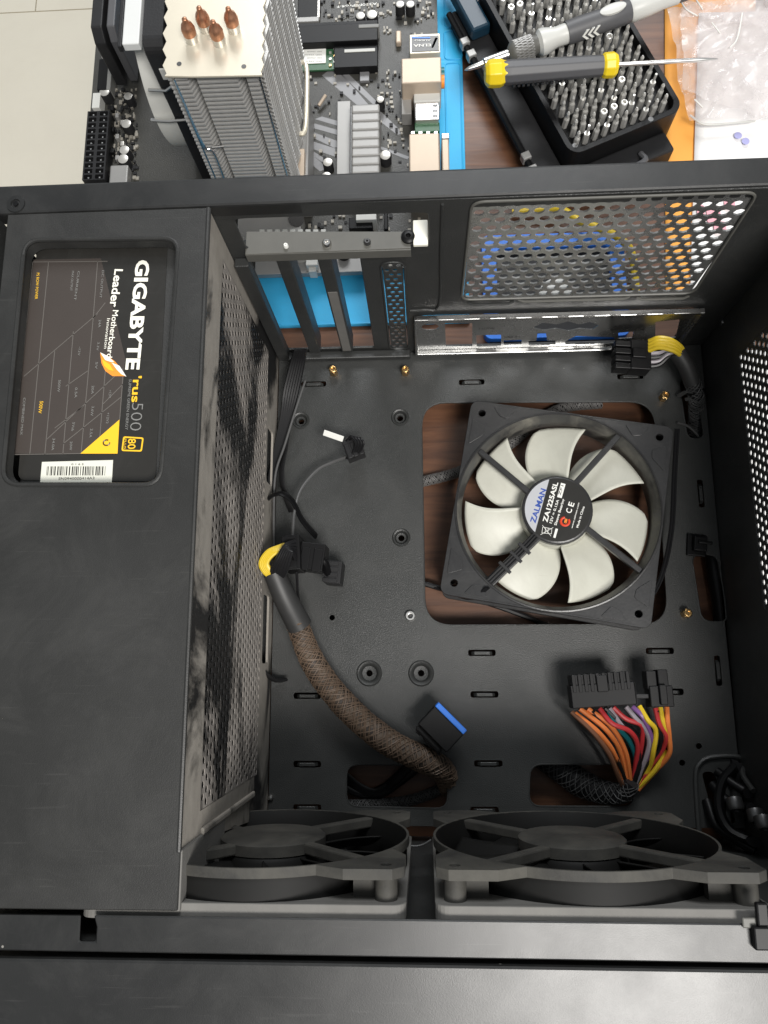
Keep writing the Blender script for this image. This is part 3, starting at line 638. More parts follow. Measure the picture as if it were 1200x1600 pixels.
# ================================================================ FANS
def fan_parts(root, M, mf, mi, mbld, nb, a0, struts, tabs=False, outer=None, barrel=None, hubr=2.05, sw=.35, blade_r=5.4, rigid=True, duct_r=5.72, dp=2.5, ot=.38, post=1.0):
    """120 mm fan, 2.5 cm deep, local z = 0 is the strut side, the fan goes down to z = -2.5"""
    def tabbed():
        pts = []
        for q in range(4):
            a = q*math.pi/2
            loc = [(6, -6+.0), (6, 0), ]
            c = [(6.0*math.cos(t), 6.0*math.sin(t)) for t in [math.radians(x) for x in range(-26, 27, 4)]]
            c = c+[(5.95, 3.7), (5.95, 5.5), (5.5, 5.95), (3.7, 5.95)]
            for (x, y) in c: pts.append((x*math.cos(a)-y*math.sin(a), x*math.sin(a)+y*math.cos(a)))
        return pts
    sq = rrect(0, 0, 12, 12, .5, 5); screws = [circ(sx*5.25, sy*5.25, .22, 10) for sx in (1, -1) for sy in (1, -1)]
    hole = circ(0, 0, duct_r, 56)
    f0 = sheet('flange', tabbed() if tabs else sq, [circ(0, 0, duct_r+.17, 56)]+screws, M, .38, mf, root, bev=.04)
    f1 = sheet('flange', sq, [hole]+screws, M@Matrix.Translation((0, 0, -dp+ot)), ot, outer or mf, root, bev=.04)
    ring = MB().lathe([(duct_r+.18, -.36), (duct_r+.18, -dp+ot-.02)], M, 64)
    ring.lathe([(duct_r, -dp), (duct_r-.12, -1.2), (duct_r-.10, -.7), (duct_r+.17, -.03)], M, 64)
    ring.out('duct_ring', barrel or mi, root, smooth=True)
    for sx in (1, -1):
        for sy in (1, -1):
            mb = MB(); mb.lathe([(.42, -.36), (.42, -dp+ot)], M@Matrix.Translation((sx*5.25, sy*5.25, 0)), 14)
            mb.box(sx*(5.5-post/2)-post/2, sx*(5.5-post/2)+post/2, min(sy*4.5, sy*5.0), max(sy*4.5, sy*5.0), -dp+ot, -.37, M)
            mb.out('corner_post', mf, root, smooth=True)
    hub = MB().lathe([(0, .0), (hubr-.1, .0), (hubr, -.08), (hubr, -.5), (0, -.5)], M, 40).out('motor_mount', mf, root, smooth=True)
    for i, an in enumerate(struts):
        a = math.radians(an); R2 = M@Matrix.Rotation(a, 4, 'Z')
        wd = sw*(1.75 if (rigid and i == len(struts)-1) else 1)
        MB().box(hubr-.25, duct_r+.15, -wd/2+.25, wd/2+.25, -.5, -.06, R2).out('strut', mf, root, bevel=.07)
    rot = MB().lathe([(0, -.55), (hubr-.05, -.55), (hubr+.05, -.7), (hubr+.05, -dp+.3), (hubr-.1, -dp+.2), (0, -dp+.2)], M, 36).out('rotor_hub', mbld, root, smooth=True)
    for k in range(nb):
        A = a0+k*360.0/nb; span = 360.0/nb
        def pt(s, t, A=A):
            r = hubr+(blade_r-hubr)*t
            lead = span*(1.02-.41*t*t)
            if t > .93: lead -= span*.06*((t-.93)/.07)**2
            trail = 4.0*math.sin(math.pi*t)
            an = math.radians(A+trail+(lead-trail)*s)
            z = -.62-1.0*(s**.9)*(1-.25*t)-.12*math.sin(math.pi*s)
            return M@Vector((r*math.cos(an), r*math.sin(an), z))
        b = MB().sheetgrid(14, 20, pt).out('blade', mbld, rot, smooth=2)
        so = b.modifiers.new('s', 'SOLIDIFY'); so.thickness = .07*S; so.offset = 0
    return hub, f0
FM = Matrix.Translation((8.56, -9.56, 2.2)) @ Euler((0.0, -.06, -.184)).to_matrix().to_4x4() @ Matrix.Scale(.98, 4)
zf = thing('case_fan', 'loose square black fan with seven pearl white blades lying over the tray cutout', 'fan', (8.6, -9.5, -.2))
hub, f0 = fan_parts(zf, FM, FANF, FANIN, BLADE, 7, 79.0, [57.5, 147.5, -31, 234], rigid=True)
MB().tube([FM@Vector((5.93*math.cos(t), 5.93*math.sin(t), .02)) for t in [math.radians(5*i) for i in range(73)]], .075, 6).out('hole_lip', FANF, f0, smooth=True)
# recessed plates on the corner pads, wire guides
for (sx, sy, w_, h_) in ((1, 1, 1.9, .9), (-1, 1, 1.9, .9), (1, -1, 1.5, 1.2), (-1, -1, 1.5, 1.2)):
    MB().prism(rpoly([(sx*5.75, sy*3.2), (sx*5.75, sy*4.8), (sx*4.9, sy*4.4), (sx*4.95, sy*3.9)][::sx*sy], .15), 0, .06, FM).out('corner_pad', FANF, f0, bevel=.03)
    MB().prism(rpoly([(sx*3.2, sy*5.75), (sx*4.6, sy*5.75), (sx*4.2, sy*5.2), (sx*3.7, sy*5.1)][::-sx*sy], .15), 0, .06, FM).out('corner_pad', FANF, f0, bevel=.03)
for i in range(3):
    R2 = FM@Matrix.Rotation(math.radians(234), 4, 'Z')
    MB().tube([R2@Vector((2.0, -.0+.17*i, .0)), R2@Vector((3.4, .05+.17*i, -.02)), R2@Vector((5.9, .05+.17*i, -.05))], .06, 6, smooth=5).out('lead_wire', WIREK, zf, smooth=True)
for x in (2.9, 3.6, 4.5):
    MB().box(x, x+.2, -.2, .72, -.1, .06, FM@Matrix.Rotation(math.radians(234), 4, 'Z')).out('wire_guide', FANF, zf, bevel=.03)
mb = MB()
for i in range(2):
    mb.tube([at(u+i*4, v, z) for u, v, z in ((760, 918, 2.2), (735, 935, 1.4), (700, 925, -.6), (664, 912, -1.2), (640, 900, -1.3))], .09, 6, smooth=6)
    mb.tube([at(u+i*4, v, z) for u, v, z in ((1000, 955, 1.0), (1030, 905, 1.2), (1047, 830, 1.4), (1052, 740, 1.8), (1056, 670, 2.0))], .09, 6, smooth=6)
mb.tube([at(u, v, z) for u, v, z in ((664, 912, -1.1), (740, 935, -1.2), (800, 955, -1.3), (850, 975, -1.4), (900, 1000, -1.5))], .17, 8, smooth=6)
mb.out('cable', WIREK, zf, smooth=True)
# hub label
LZ = .012
lb = MB().lathe([(0, LZ), (1.9, LZ), (1.9, 0)], FM, 48).out('hub_label', LABEL, zf)
FMi = FM.inverted()
def F(zx, zy, dz=0.02):
    o = CAM_LOC; d = ray(790+zx/7.06, 730+zy/7.06); o2 = FMi@o; d2 = (FMi.to_3x3()@d); return FM@(o2+d2*((dz-o2.z)/d2.z))
fz = tuple(FM.to_3x3()@Vector((0, 0, 1)))
c0 = FMi@F(487, 155); c1 = FMi@F(320, 722)
a0_, a1_ = math.atan2(c0.y, c0.x), math.atan2(c1.y, c1.x)
if a1_ < a0_: a1_ += 2*math.pi
MB().prism([(1.88*math.cos(a0_+(a1_-a0_)*i/24), 1.88*math.sin(a0_+(a1_-a0_)*i/24)) for i in range(25)], LZ, LZ+.01, FM).out('silver_segment', mat('silver_foil', (.62, .63, .66), .3, .35), lb)
def TL(nm, s_, a, b, h, m, bold=0.0): lettering(nm, s_, F(*a), F(*b), h, m, lb, fz, bold)
TL('brand_lettering', 'ZALMAN', (325, 622), (448, 248), .32, BLUEP, .03)
TL('model_lettering', 'ZA1225ASL', (458, 612), (580, 172), .28, WHITE, .03)
TL('spec_lettering', '12V = 0.15A', (508, 622), (590, 362), .15, WHITE, .02)
TL('spec_lettering', 'Sleeve Bearing', (560, 645), (650, 355), .15, WHITE, .02)
TL('ce_mark', 'C', (722, 512), (735, 465), .33, WHITE, .02); TL('ce_mark', 'E', (745, 440), (760, 398), .33, WHITE, .02)
TL('spec_lettering', 'www.zalman.com', (738, 676), (815, 395), .10, WHITE, .01)
TL('spec_lettering', 'Made in China', (800, 670), (872, 436), .13, WHITE, .02)
q = [F(*p) for p in ((568, 328), (612, 172), (662, 186), (618, 342))]; 
MB().add([tuple(v) for v in q], [(3, 2, 1, 0)]).out('revision_box', WHITE, lb); lettering('revision_lettering', 'ZF1', F(605, 312, .03), F(640, 205, .03), .15, LABEL, lb, fz)
q = [F(*p) for p in ((525, 775), (552, 675), (578, 682), (550, 782))]; MB().add([tuple(v) for v in q], [(3, 2, 1, 0)]).out('white_bar', WHITE, lb)
cc = FMi@F(655, 600)
MB().tube([FM@Vector((cc.x+.24*math.cos(t), cc.y+.24*math.sin(t), .03)) for t in [math.radians(100+x*15) for x in range(21)]], .07, 5).out('red_mark', REDP, lb)
lettering('red_mark_lettering', 's', F(668, 622, .03), F(682, 570, .03), .2, ORANGEP, lb, fz, .03)
mb = MB(); B = [F(*p) for p in ((395, 690), (420, 650), (505, 690), (525, 745), (400, 735), (490, 765))]
for a, b in (((405, 640), (500, 760)), ((385, 745), (525, 665)), ((410, 660), (510, 680)), ((510, 680), (505, 735)), ((505, 735), (400, 725)), ((400, 725), (410, 660)), ((440, 670), (435, 730)), ((470, 675), (465, 730))):
    mb.tube([F(*a), F(*b)], .018, 4)
mb.out('bin_mark', WHITE, lb)
# --- front intake fans
def front_fan(cx, label):
    t = thing('intake_fan', label, 'fan', (cx, -26.6, 3.8), 'intake fans along the front wall')
    M = frame((cx, -25.6, 10.0), (-1, 0, 0), (0, 0, 1))
    fan_parts(t, M, FFD, FFK, FFK, 9, 10, [45, 135, 225, 315], tabs=True, outer=FFP, sw=.5, hubr=2.3, rigid=False, dp=1.75, ot=.55, blade_r=5.35, post=1.5)
    return t
front_fan(-5.95, 'dusty dark intake fan half hidden under the shroud, left one of the front pair')
front_fan(7.1, 'dusty dark intake fan below the coloured wire plug, right one of the front pair')
def inside(p): return Vector((min(p.x, 17.95), p.y, p.z))
def cable(name, label, cat, pts, r, m, group=None, smooth=8, **k):
    o = MB().tube([inside(at(*p)) if name in ('panel_lead', 'fan_cable') else at(*p) for p in pts], r, 10, smooth=smooth, **k).out(name, m, None, smooth=True)
    return tag(o, label, cat, group)
cable('fan_cable', 'thick black fan lead crossing to the cable clip in the near right corner', 'cable', [(1110, 1378, 10), (1135, 1386, 12), (1165, 1405, 14), (1190, 1425, 15.5), (1225, 1450, 16.2)], .32, PLAST)
# ================================================================ CABLES IN THE CASE
pc = thing('power_cable', 'thick cable in dusty brown braided sleeve with yellow wires and black plugs beside the shroud', 'cable', tuple(at(440, 900, 0)))
sl = [(428, 893, 3.6), (446, 935, 3.0), (468, 978, 2.1)]
MB().tube([at(*p) for p in sl], lambda t: .62+.1*t, 14, smooth=6).out('heat_shrink', SLEEVE, pc, smooth=True)
bp = [at(*p) for p in [(463, 972, 2.1), (492, 1040, 1.5), (540, 1103, 1.3), (600, 1155, 1.3), (655, 1184, 1.2), (690, 1202, .5), (704, 1232, -1.4)]]
bs = MB().tube(bp, lambda t: .56+.12*math.sin(math.pi*t), 14, smooth=10).out('inner_sleeve', SLEEVEB, pc, smooth=True)
tag(MB().braid(bp, lambda t: .58+.12*math.sin(math.pi*t), 12, 2.6, .034).out('braid_mesh', BRAID, bs, smooth=True), kind='stuff')
MB().tube([at(*p) for p in [(455, 978, 2.5), (467, 975, 2.9), (478, 970, 2.4)]], .06, 5, smooth=4).out('frayed_end', BRAID, pc)
rng = random.Random(2)
for i in range(5):
    d = i*2.6
    MB().tube([at(*p) for p in [(436+d*.6, 905, 3.5), (416+d, 897-d*.2, 4.0), (407+d, 880, 4.3), (418+d, 862+d*.3, 4.4), (436+d, 854+d*.4, 4.2), (458, 846+d, 3.9)]], .12, 7, smooth=6).out('yellow_wire', WCOL['yellow'], pc, smooth=True)
for i in range(6):
    d = i*4.5
    MB().tube([at(*p) for p in [(428+d*.5, 905, 3.7), (425+d, 890, 4.2), (434+d*.9, 872-d*.2, 4.6), (446+d*.5, 852+d*.5, 4.6), (462, 845+d*1.3, 4.2)]], .12, 7, smooth=6).out('black_wire', WIREK, pc, smooth=True)
def plug(parent, name, u0, v0, u1, v1, z0, z1, ang=0, m=PLAST, rows=0, rowdir=0):
    a = at(u0, v0, z1); b = at(u1, v1, z1); cx, cy = (a.x+b.x)/2, (a.y+b.y)/2; w_, h_ = abs(b.x-a.x), abs(b.y-a.y)
    M = Matrix.Translation((cx, cy, 0))@Matrix.Rotation(math.radians(ang), 4, 'Z')
    o = MB().box(-w_/2, w_/2, -h_/2, h_/2, z0, z1, M).out(name, m, parent, bevel=.05)
    for i in range(rows):
        if rowdir == 0: MB().box(-w_/2+w_*(i+.15)/rows, -w_/2+w_*(i+.85)/rows, -h_/2-.06, h_/2*.6, z1-.12, z1+.07, M).out('plug_rib', m, o, bevel=.03)
        else: MB().box(-w_/2-.06, w_/2*.6, -h_/2+h_*(i+.15)/rows, -h_/2+h_*(i+.85)/rows, z1-.12, z1+.07, M).out('plug_rib', m, o, bevel=.03)
    return o
plug(pc, 'plug', 443, 836, 468, 890, 2.2, 4.1, 3, rows=3, rowdir=1)
plug(pc, 'plug', 468, 848, 506, 890, 1.8, 3.5, -8, rows=2)
plug(pc, 'plug', 507, 876, 533, 911, .6, 2.3, -6, PLAST2, rows=4, rowdir=1)
MB().tube([at(*p) for p in [(495, 868, 3.2), (508, 880, 3.0), (513, 900, 2.0), (520, 905, 1.5)]], .22, 8, smooth=5).out('wire_jacket', PLAST, pc, smooth=True)
MB().tube([at(*p) for p in [(455, 845, 3.6), (463, 890, 3.0), (466, 935, 1.6), (474, 968, .9)]], .08, 6, smooth=5).out('thin_wire', WIREK, pc, smooth=True)
sc_ = thing('sensor_cable', 'thin grey wire ending in a small black plug with white paper tag', 'cable', tuple(at(540, 712, 0)))
MB().tube([at(*p) for p in [(457, 842, 3.2), (460, 800, 2.2), (470, 765, 1.6), (495, 735, 1.3), (520, 722, 1.3), (542, 714, 1.6)]], .09, 7, smooth=8).out('wire', WIREG, sc_, smooth=True)
plug(sc_, 'plug', 538, 686, 566, 712, .9, 2.1, 20, PLAST2, rows=3, rowdir=0)
for i in range(4):
    MB().tube([at(*p) for p in [(540+i*6, 688, 2.0), (548+i*5, 682+i, 2.5), (556+i*4, 694, 2.5), (548+i*3, 712, 1.9), (541, 716, 1.6)]], .08, 6, smooth=5).out('loop_wire', WIREK, sc_, smooth=True)
MB().box(-.62, .62, -.18, .18, -.03, .03, frame(at(521, 681, 2.0), (1, -.35, -.1), (.2, .8, .55))).out('paper_tag', WHITE, sc_, bevel=.02)
cable('thin_cable', 'single thin grey wire running straight down beside the perforated wall', 'cable', [(477, 595, 1.6), (462, 640, 1.6), (445, 695, 1.5), (431, 738, 1.5), (428, 790, 1.4), (428, 862, 1.5)], .075, WIREG)
rb = thing('ribbon_cable', 'flat bundle of black wires in the rear left corner under the slots', 'cable', tuple(at(455, 600, 0)))
for i in range(6):
    MB().tube([at(*p) for p in [(462+i*3, 546, 3.2), (456+i*3.6, 566, 2.4), (445+i*4, 610, 1.5), (440+i*3.0, 650, 1.1), (428+i*2.2, 710, .9), (418+i*1.5, 760, .9), (412+i, 800, 1.0)]], .11, 6, smooth=6).out('wire', WIREK, rb, smooth=True)
cable('strap_cable', 'black flat cable looping out of the wall slot behind the plugs', 'cable', [(408, 800, 1.0), (418, 780, 1.9), (438, 771, 2.4), (457, 783, 2.2), (472, 812, 1.5), (494, 838, .8)], .34, PLAST, flat=.35)
cable('wall_cable', 'short flat black strap poking from the lower wall slot', 'cable', [(402, 1030, 1.6), (412, 1050, 1.2), (430, 1063, .7), (446, 1062, .35)], .38, PLAST2, flat=.3)
for i, pts in enumerate(([(1120, 1205, .4), (1142, 1222, 1.0), (1170, 1236, 1.4), (1205, 1240, 1.8)], [(1112, 1225, .2), (1135, 1250, 1.0), (1165, 1262, 1.5), (1205, 1262, 2.0)], [(1104, 1250, .1), (1120, 1290, .8), (1150, 1312, 1.4), (1205, 1330, 2.0)])):
    cable('panel_lead', ('upper thick black lead leaving the near right corner recess', 'middle thick black lead leaving the near right corner recess', 'lowest thick black lead leaving the near right corner recess')[i], 'cable', pts, .26, PLAST, 'panel leads in the near right corner')
cable('flat_lead', 'short flat black lead lying beside the wall below the rear left ribbon bundle', 'cable', [(452, 660, .3), (446, 700, .9), (440, 740, 1.3), (446, 775, 1.0), (455, 800, .6)], .26, PLAST2, flat=.3)
# --- blue edged header plug
us = thing('header_plug', 'black square header plug with a blue edge strip standing beside the braided cable', 'plug', tuple(at(684, 1140, 0)))
c = at(690, 1138, 2.3); e1 = at(727, 1145, 2.3)-at(682, 1100, 2.3); e2 = at(682, 1100, 2.3)-at(655, 1131, 2.3)
M = frame(c, e1, e2); L1 = e1.length; L2 = e2.length*1.05
MB().box(-L1/2, L1/2, -L2/2, L2/2-.16, -1.1, 0, M).out('plug_body', PLAST, us, bevel=.06)
MB().box(-L1/2+.02, L1/2-.02, L2/2-.16, L2/2+.14, -1.0, -.01, M).out('blue_strip', BLUEPL, us, bevel=.04)
MB().box(-L1/2+.1, L1/2-.25, -L2/2-.35, -L2/2, -1.6, -.35, M).out('strain_relief', PLAST2, us, bevel=.12)
for i in range(4): MB().box(-L1/2+.25+i*.5, -L1/2+.55+i*.5, -L2/2-.42, -L2/2-.34, -1.4, -.5, M).out('relief_rib', PLAST, us, bevel=.03)
MB().tube([at(*p) for p in [(668, 1170, 1.0), (650, 1186, .6), (628, 1208, -.3), (600, 1232, -1.3), (570, 1240, -1.6), (530, 1225, -1.6)]], .3, 10, smooth=8).out('cable', WIREK, us, smooth=True)
# --- main power plug with coloured wires
mp_ = thing('main_power_cable', 'wide black power plug on a fan of orange, red, purple and yellow wires', 'cable', tuple(at(960, 1120, 0)))
z1 = 2.8
c = at(942, 1078, z1); e1 = at(1002, 1099, z1)-at(901, 1106, z1); e2 = at(881, 1057, z1)-at(901, 1106, z1); M = frame(c, e1, e2)
L1 = e1.length; L2 = e2.length
b20 = MB().box(-L1/2, L1/2, -L2/2, L2/2-.55, -1.05, 0, M).box(-L1/2+.08, L1/2-.35, L2/2-.56, L2/2, -.95, -.06, M).out('plug_body', PLAST, mp_, bevel=.05)
for i in range(10):
    x = -L1/2+.2+(L1-.55)*i/9.0
    MB().box(x-.07, x+.12, -.05, L2/2+.02, -.08, .05, M).out('plug_rib', PLAST, b20, bevel=.02)
MB().box(-.3, .3, -.1, L2/2-.1, .0, .09, M).out('latch', PLAST, b20, bevel=.06)
M4 = frame(at(1034, 1085, z1), (1, .03, 0), (-.12, 1, 0))
b4 = MB().box(-.62, .62, -.66, .45, -1.05, 0, M4).box(-.7, -.15, .3, 1.25, -1.0, -.1, M4).box(-.1, .45, .3, 1.3, -1.0, -.05, M4).out('plug_body', PLAST, mp_, bevel=.05)
MB().box(-.15, .25, -.55, .5, 0, .2, M4).out('latch', PLAST, b4, bevel=.05)
MB().box(-.35, .35, -.12, .12, -.5, -.25, frame(at(1006, 1088, z1), (1, 0, 0), (0, 1, 0))).out('joining_clip', PLAST2, mp_, bevel=.04)
WR = [('orange', (898, 1114), (938, 1143), (963, 1185), (975, 1230)), ('orange', (906, 1107), (946, 1139), (971, 1180), (981, 1230)), ('orange', (918, 1107), (953, 1135), (978, 1176), (986, 1230)),
      ('brown', (893, 1112), (925, 1143), (953, 1176), (968, 1212), (976, 1232)),
      ('red', (937, 1107), (957, 1128), (984, 1142), (995, 1164), (994, 1195), (989, 1230)), ('black', (945, 1106), (965, 1124), (990, 1144), (1000, 1165), (996, 1200), (988, 1230)), ('white', (952, 1106), (972, 1130), (985, 1140), (996, 1150)),
      ('red', (958, 1105), (980, 1122), (1000, 1136), (1006, 1155), (1001, 1185), (991, 1230)), ('white', (978, 1104), (992, 1120), (1008, 1140), (1013, 1160), (1003, 1195), (991, 1230)),
      ('purple', (988, 1104), (1002, 1122), (1015, 1142), (1017, 1165), (1008, 1196), (993, 1230)), ('yellow', (999, 1103), (1012, 1122), (1022, 1143), (1022, 1174), (1012, 1200), (994, 1230)),
      ('teal', (950, 1110), (966, 1140), (985, 1160), (993, 1188), (990, 1230)), ('black', (1003, 1104), (1012, 1130), (1012, 1165), (1000, 1205), (990, 1230)),
      ('red', (1024, 1106), (1032, 1127), (1042, 1148), (1038, 1170), (1018, 1197), (995, 1232)), ('yellow', (1032, 1105), (1037, 1125), (1045, 1150), (1044, 1172), (1022, 1202), (996, 1232)),
      ('orange', (1042, 1105), (1044, 1128), (1047, 1152), (1043, 1177), (1022, 1206), (997, 1234)), ('black', (1026, 1110), (1030, 1145), (1028, 1172), (1010, 1200), (993, 1230)), ('black', (925, 1110), (950, 1150), (970, 1195), (980, 1230)), ('black', (1040, 1112), (1043, 1150), (1035, 1185), (1000, 1232))]
for i, wv in enumerate(WR):
    pts = wv[1:]; n = len(pts); dz = .35 if wv[0] in ('black', 'teal') else 0
    P3 = []
    for j, (u, v) in enumerate(pts):
        t = j/(n-1); z = 2.2+.45*math.sin(math.pi*min(1, t*1.25))*(1-t)-1.9*t**1.5-dz*math.sin(math.pi*t)
        jt = 0 if j in (0, n-1) else 1
        P3.append(at(u+jt*rng.uniform(-2.5, 2.5), v+jt*rng.uniform(-3, 3), z+jt*rng.uniform(-.12, .12)))
    MB().tube(P3, .135, 8, smooth=7).out(wv[0]+'_wire', WIREK if wv[0] == 'black' else WCOL[wv[0]], mp_, smooth=True)
cs = [at(*p) for p in [(987, 1222, .7), (975, 1238, .2), (945, 1238, -.4), (905, 1222, -1.0), (875, 1200, -1.3), (850, 1180, -1.4)]]
MB().tube(cs, lambda t: .42+.35*min(1, t*1.8), 12, smooth=8, flat=.75).out('sleeve', PLAST2, mp_, smooth=True)
tag(MB().braid(cs, lambda t: .40+.35*min(1, t*1.8), 8, 2.6, .03).out('braid_mesh', BRAIDK, mp_, smooth=True), kind='stuff')
# --- processor power plug
cp = thing('processor_power_cable', 'black eight way plug with yellow and black wires resting by the port plate', 'cable', tuple(at(1000, 560, 0)))
c = at(990, 552, 2.6); M = frame(c, (1, -.07, -.05), (.07, 1, 0))
bb = MB().box(-.15, 1.05, -.95, .9, -1.1, 0, M).out('plug_body', PLAST, cp, bevel=.05)
for i in range(4):
    MB().box(-1.05, -.1, -.92+i*.46, -.92+i*.46+.36, -1.0, -.08, M).out('plug_finger', PLAST, bb, bevel=.04)
MB().box(-.1, .7, -.3, .3, 0, .18, M).out('latch', PLAST, bb, bevel=.05)
for i in range(4):
    MB().tube([at(*p) for p in [(1014, 533+i*5, 2.5), (1030, 528+i*5, 2.9), (1050, 532+i*5, 3.0), (1066-i*1.5, 545+i*3, 2.7), (1064-i*2, 560, 2.2)]], .14, 8, smooth=7).out('yellow_wire', WCOL['yellow'], cp, smooth=True)
for i in range(4):
    MB().tube([at(*p) for p in [(1013, 552+i*7, 1.9), (1030, 552+i*6, 2.0), (1046, 548+i*3, 2.2), (1062, 556, 2.1)]], .13, 8, smooth=7).out('black_wire' if i % 2 else 'white_wire', WIREK if i % 2 else WCOL['white'], cp, smooth=True)
MB().tube([at(*p) for p in [(1058, 550, 2.4), (1072, 572, 2.0), (1082, 598, 1.4)]], .5, 12, smooth=6).out('heat_shrink', SLEEVE, cp, smooth=True)
cs = [at(*p) for p in [(1081, 594, 1.5), (1087, 615, .9), (1088, 640, -.3), (1086, 668, -1.2), (1084, 700, -1.5)]]
MB().tube(cs, .42, 12, smooth=7).out('sleeve', PLAST2, cp, smooth=True)
MB().tube([cs[1]+Vector((.5*math.cos(t), 0.15*math.sin(2*t), .5*math.sin(t))) for t in [math.radians(20*i) for i in range(19)]], .09, 6).out('cable_tie', PLAST, cp, smooth=True)
tag(MB().braid(cs, .42, 8, 1.6, .03).out('braid_mesh', BRAIDK, cp, smooth=True), kind='stuff')
MB().tube([at(*p) for p in [(1060, 618, .3), (1075, 612, 1.0), (1082, 620, .9), (1072, 624, .5)]], .13, 6, smooth=5).out('tie_tail', BRAIDK, cp, smooth=True)
cable('panel_cable', 'thin grey wire crossing the upper right cable opening', 'cable', [(1058, 660, .2), (1075, 666, -.1), (1090, 680, -.4), (1104, 700, -1)], .08, WIREG)
cable('loom_cable', 'thick black cable loom behind the right hand cable opening', 'cable', [(1112, 850, -1.2), (1117, 890, -1.2), (1124, 930, -1.2), (1132, 990, -1.2)], .5, PLAST)
# --- braided black cable under the tray
P3 = [at(*p) for p in [(610, 765, -1.5), (662, 752, -1.4), (715, 738, -1.4), (770, 712, -1.4), (805, 688, -1.4), (845, 655, -1.4), (885, 636, -1.4), (940, 630, -1.4)]]
bc = thing('braided_cable', 'black braided cable on the table crossing under the square tray cutout', 'cable', (P3[2].x, P3[2].y, -2))
MB().tube(P3, .27, 10, smooth=8).out('sleeve', PLAST, bc, smooth=True)
tag(MB().braid(P3, .28, 8, 1.1, .03).out('braid_mesh', mat('pale_braid', (.16, .155, .15), .5), bc, smooth=True), kind='stuff')
P3 = [at(*p) for p in [(530, 1205, -1.2), (560, 1230, -1.3), (590, 1240, -1.2), (620, 1222, -.9), (655, 1195, -.4)]]
o = MB().tube(P3, .38, 10, smooth=8, flat=.4).out('flat_cable', WIREK, None, smooth=True); tag(o, 'flat black cable curving inside the lower left cable opening', 'cable')
P3 = [at(*p) for p in [(545, 1258, -1.5), (600, 1256, -1.4), (650, 1248, -1.4), (705, 1226, -1.4)]]
b2 = thing('braided_cable', 'black braided cable along the near rim of the lower left cable opening', 'cable', (P3[1].x, P3[1].y, -2))
MB().tube(P3, .25, 10, smooth=8).out('sleeve', PLAST, b2, smooth=True); tag(MB().braid(P3, .26, 8, 1.1, .03).out('braid_mesh', BRAIDK, b2, smooth=True), kind='stuff')
cable('thin_lead', 'thin black lead hanging between the two intake fans', 'cable', [(628, 1318, 6), (645, 1322, 6), (660, 1320, 6), (674, 1312, 6)], .05, WIREG)
# ================================================================ BEHIND THE CASE
xm = at(727, 250, -1.8).x
bm = thing('repair_mat', 'bright blue silicone repair mat lying under the loose circuit board', 'mat', (-9, 24, -2))
MB().box(-22.7, xm, 4.0, 48, -2, -1.8).out('mat_sheet', MAT, bm, bevel=.06)
for (u0, v0, u1, v1) in ((693, -60, 722, 42), (694, 49, 722, 92), (695, 99, 725, 330)):
    a = at(u0, v0, -1.8); b = at(u1, v1, -1.8)
    MB().tube([Vector((p[0], p[1], -1.78)) for p in rrect((a.x+b.x)/2, (a.y+b.y)/2, abs(b.x-a.x), abs(a.y-b.y), .25, 3)+[(b.x, a.y-.26)]], .06, 6).out('tray_ridge', MAT, bm, smooth=True)
MB().tube([Vector((x, 4.1, -1.76)) for x in (-22.6, -10, xm-.1)], .09, 6).out('edge_lip', MAT, bm, smooth=True)
# ---- motherboard
ZB = -1.2
x0 = at(134, 262, ZB).x; x1 = at(688, 250, ZB).x; YB = 7.75
mo = thing('motherboard', 'black computer circuit board with silver rays and port blocks lying on the blue mat', 'circuit board', (-10, 20, -1.8))
pcb = MB().box(x0, x1, YB, 32.0, ZB-.17, ZB).out('board', PCB, mo)
MB().box(x0+1, x1-1, YB+1, 31, -1.8, ZB-.18).out('board_underside', PLAST2, mo)
def bx(name, u0, v0, u1, v1, z0, z1, m, parent=mo, bevel=.04, ang=0):
    a = at(u0, v0, z1); b = at(u1, v1, z1); cx, cy = (a.x+b.x)/2, (a.y+b.y)/2
    return MB().box(-abs(b.x-a.x)/2, abs(b.x-a.x)/2, -abs(b.y-a.y)/2, abs(b.y-a.y)/2, z0, z1, Matrix.Translation((cx, cy, 0))@Matrix.Rotation(math.radians(ang), 4, 'Z')).out(name, m, parent, bevel=bevel)
def cap(u, v, r=.36, h=.85, parent=mo, nm='capacitor'):
    p = at(u, v, ZB+h); M = Matrix.Translation((p.x, p.y, ZB))
    o = MB().lathe([(r, .02), (r, h-.06), (r-.05, h)], M, 18).out(nm, PLAST2, parent, smooth=True)
    MB().lathe([(r-.04, h-.005), (r-.08, h+.012), (0, h+.012)], M, 18).out('capacitor_top', CAPT, o, smooth=True)
def quadp(name, pts, m, z=ZB+.012, parent=pcb):
    q = [at(u, v, z) for u, v in pts]; area_ = sum(q[i].x*q[(i+1) % len(q)].y-q[(i+1) % len(q)].x*q[i].y for i in range(len(q)))
    if area_ < 0: q = q[::-1]
    return MB().prism([(p.x, p.y) for p in q], ZB+.004, z).out(name, m, parent)
for pts in ([(503, 118), (512, 111), (530, 111), (578, 166), (560, 166)], [(528, 112), (535, 106), (590, 160), (585, 165)], [(590, 172), (597, 176), (630, 208), (621, 211), (592, 188)],
            [(492, 186), (503, 182), (549, 195), (549, 203)], [(482, 198), (492, 193), (549, 209), (549, 217)], [(480, 211), (488, 206), (540, 225), (522, 231)], [(463, 224), (480, 218), (524, 232), (524, 245)], [(468, 240), (480, 236), (512, 262), (500, 268)], [(478, 236), (486, 234), (520, 256), (516, 262)],
            [(592, 232), (596, 229), (640, 245), (636, 249)]):
    quadp('silver_ray', pts, RAY)
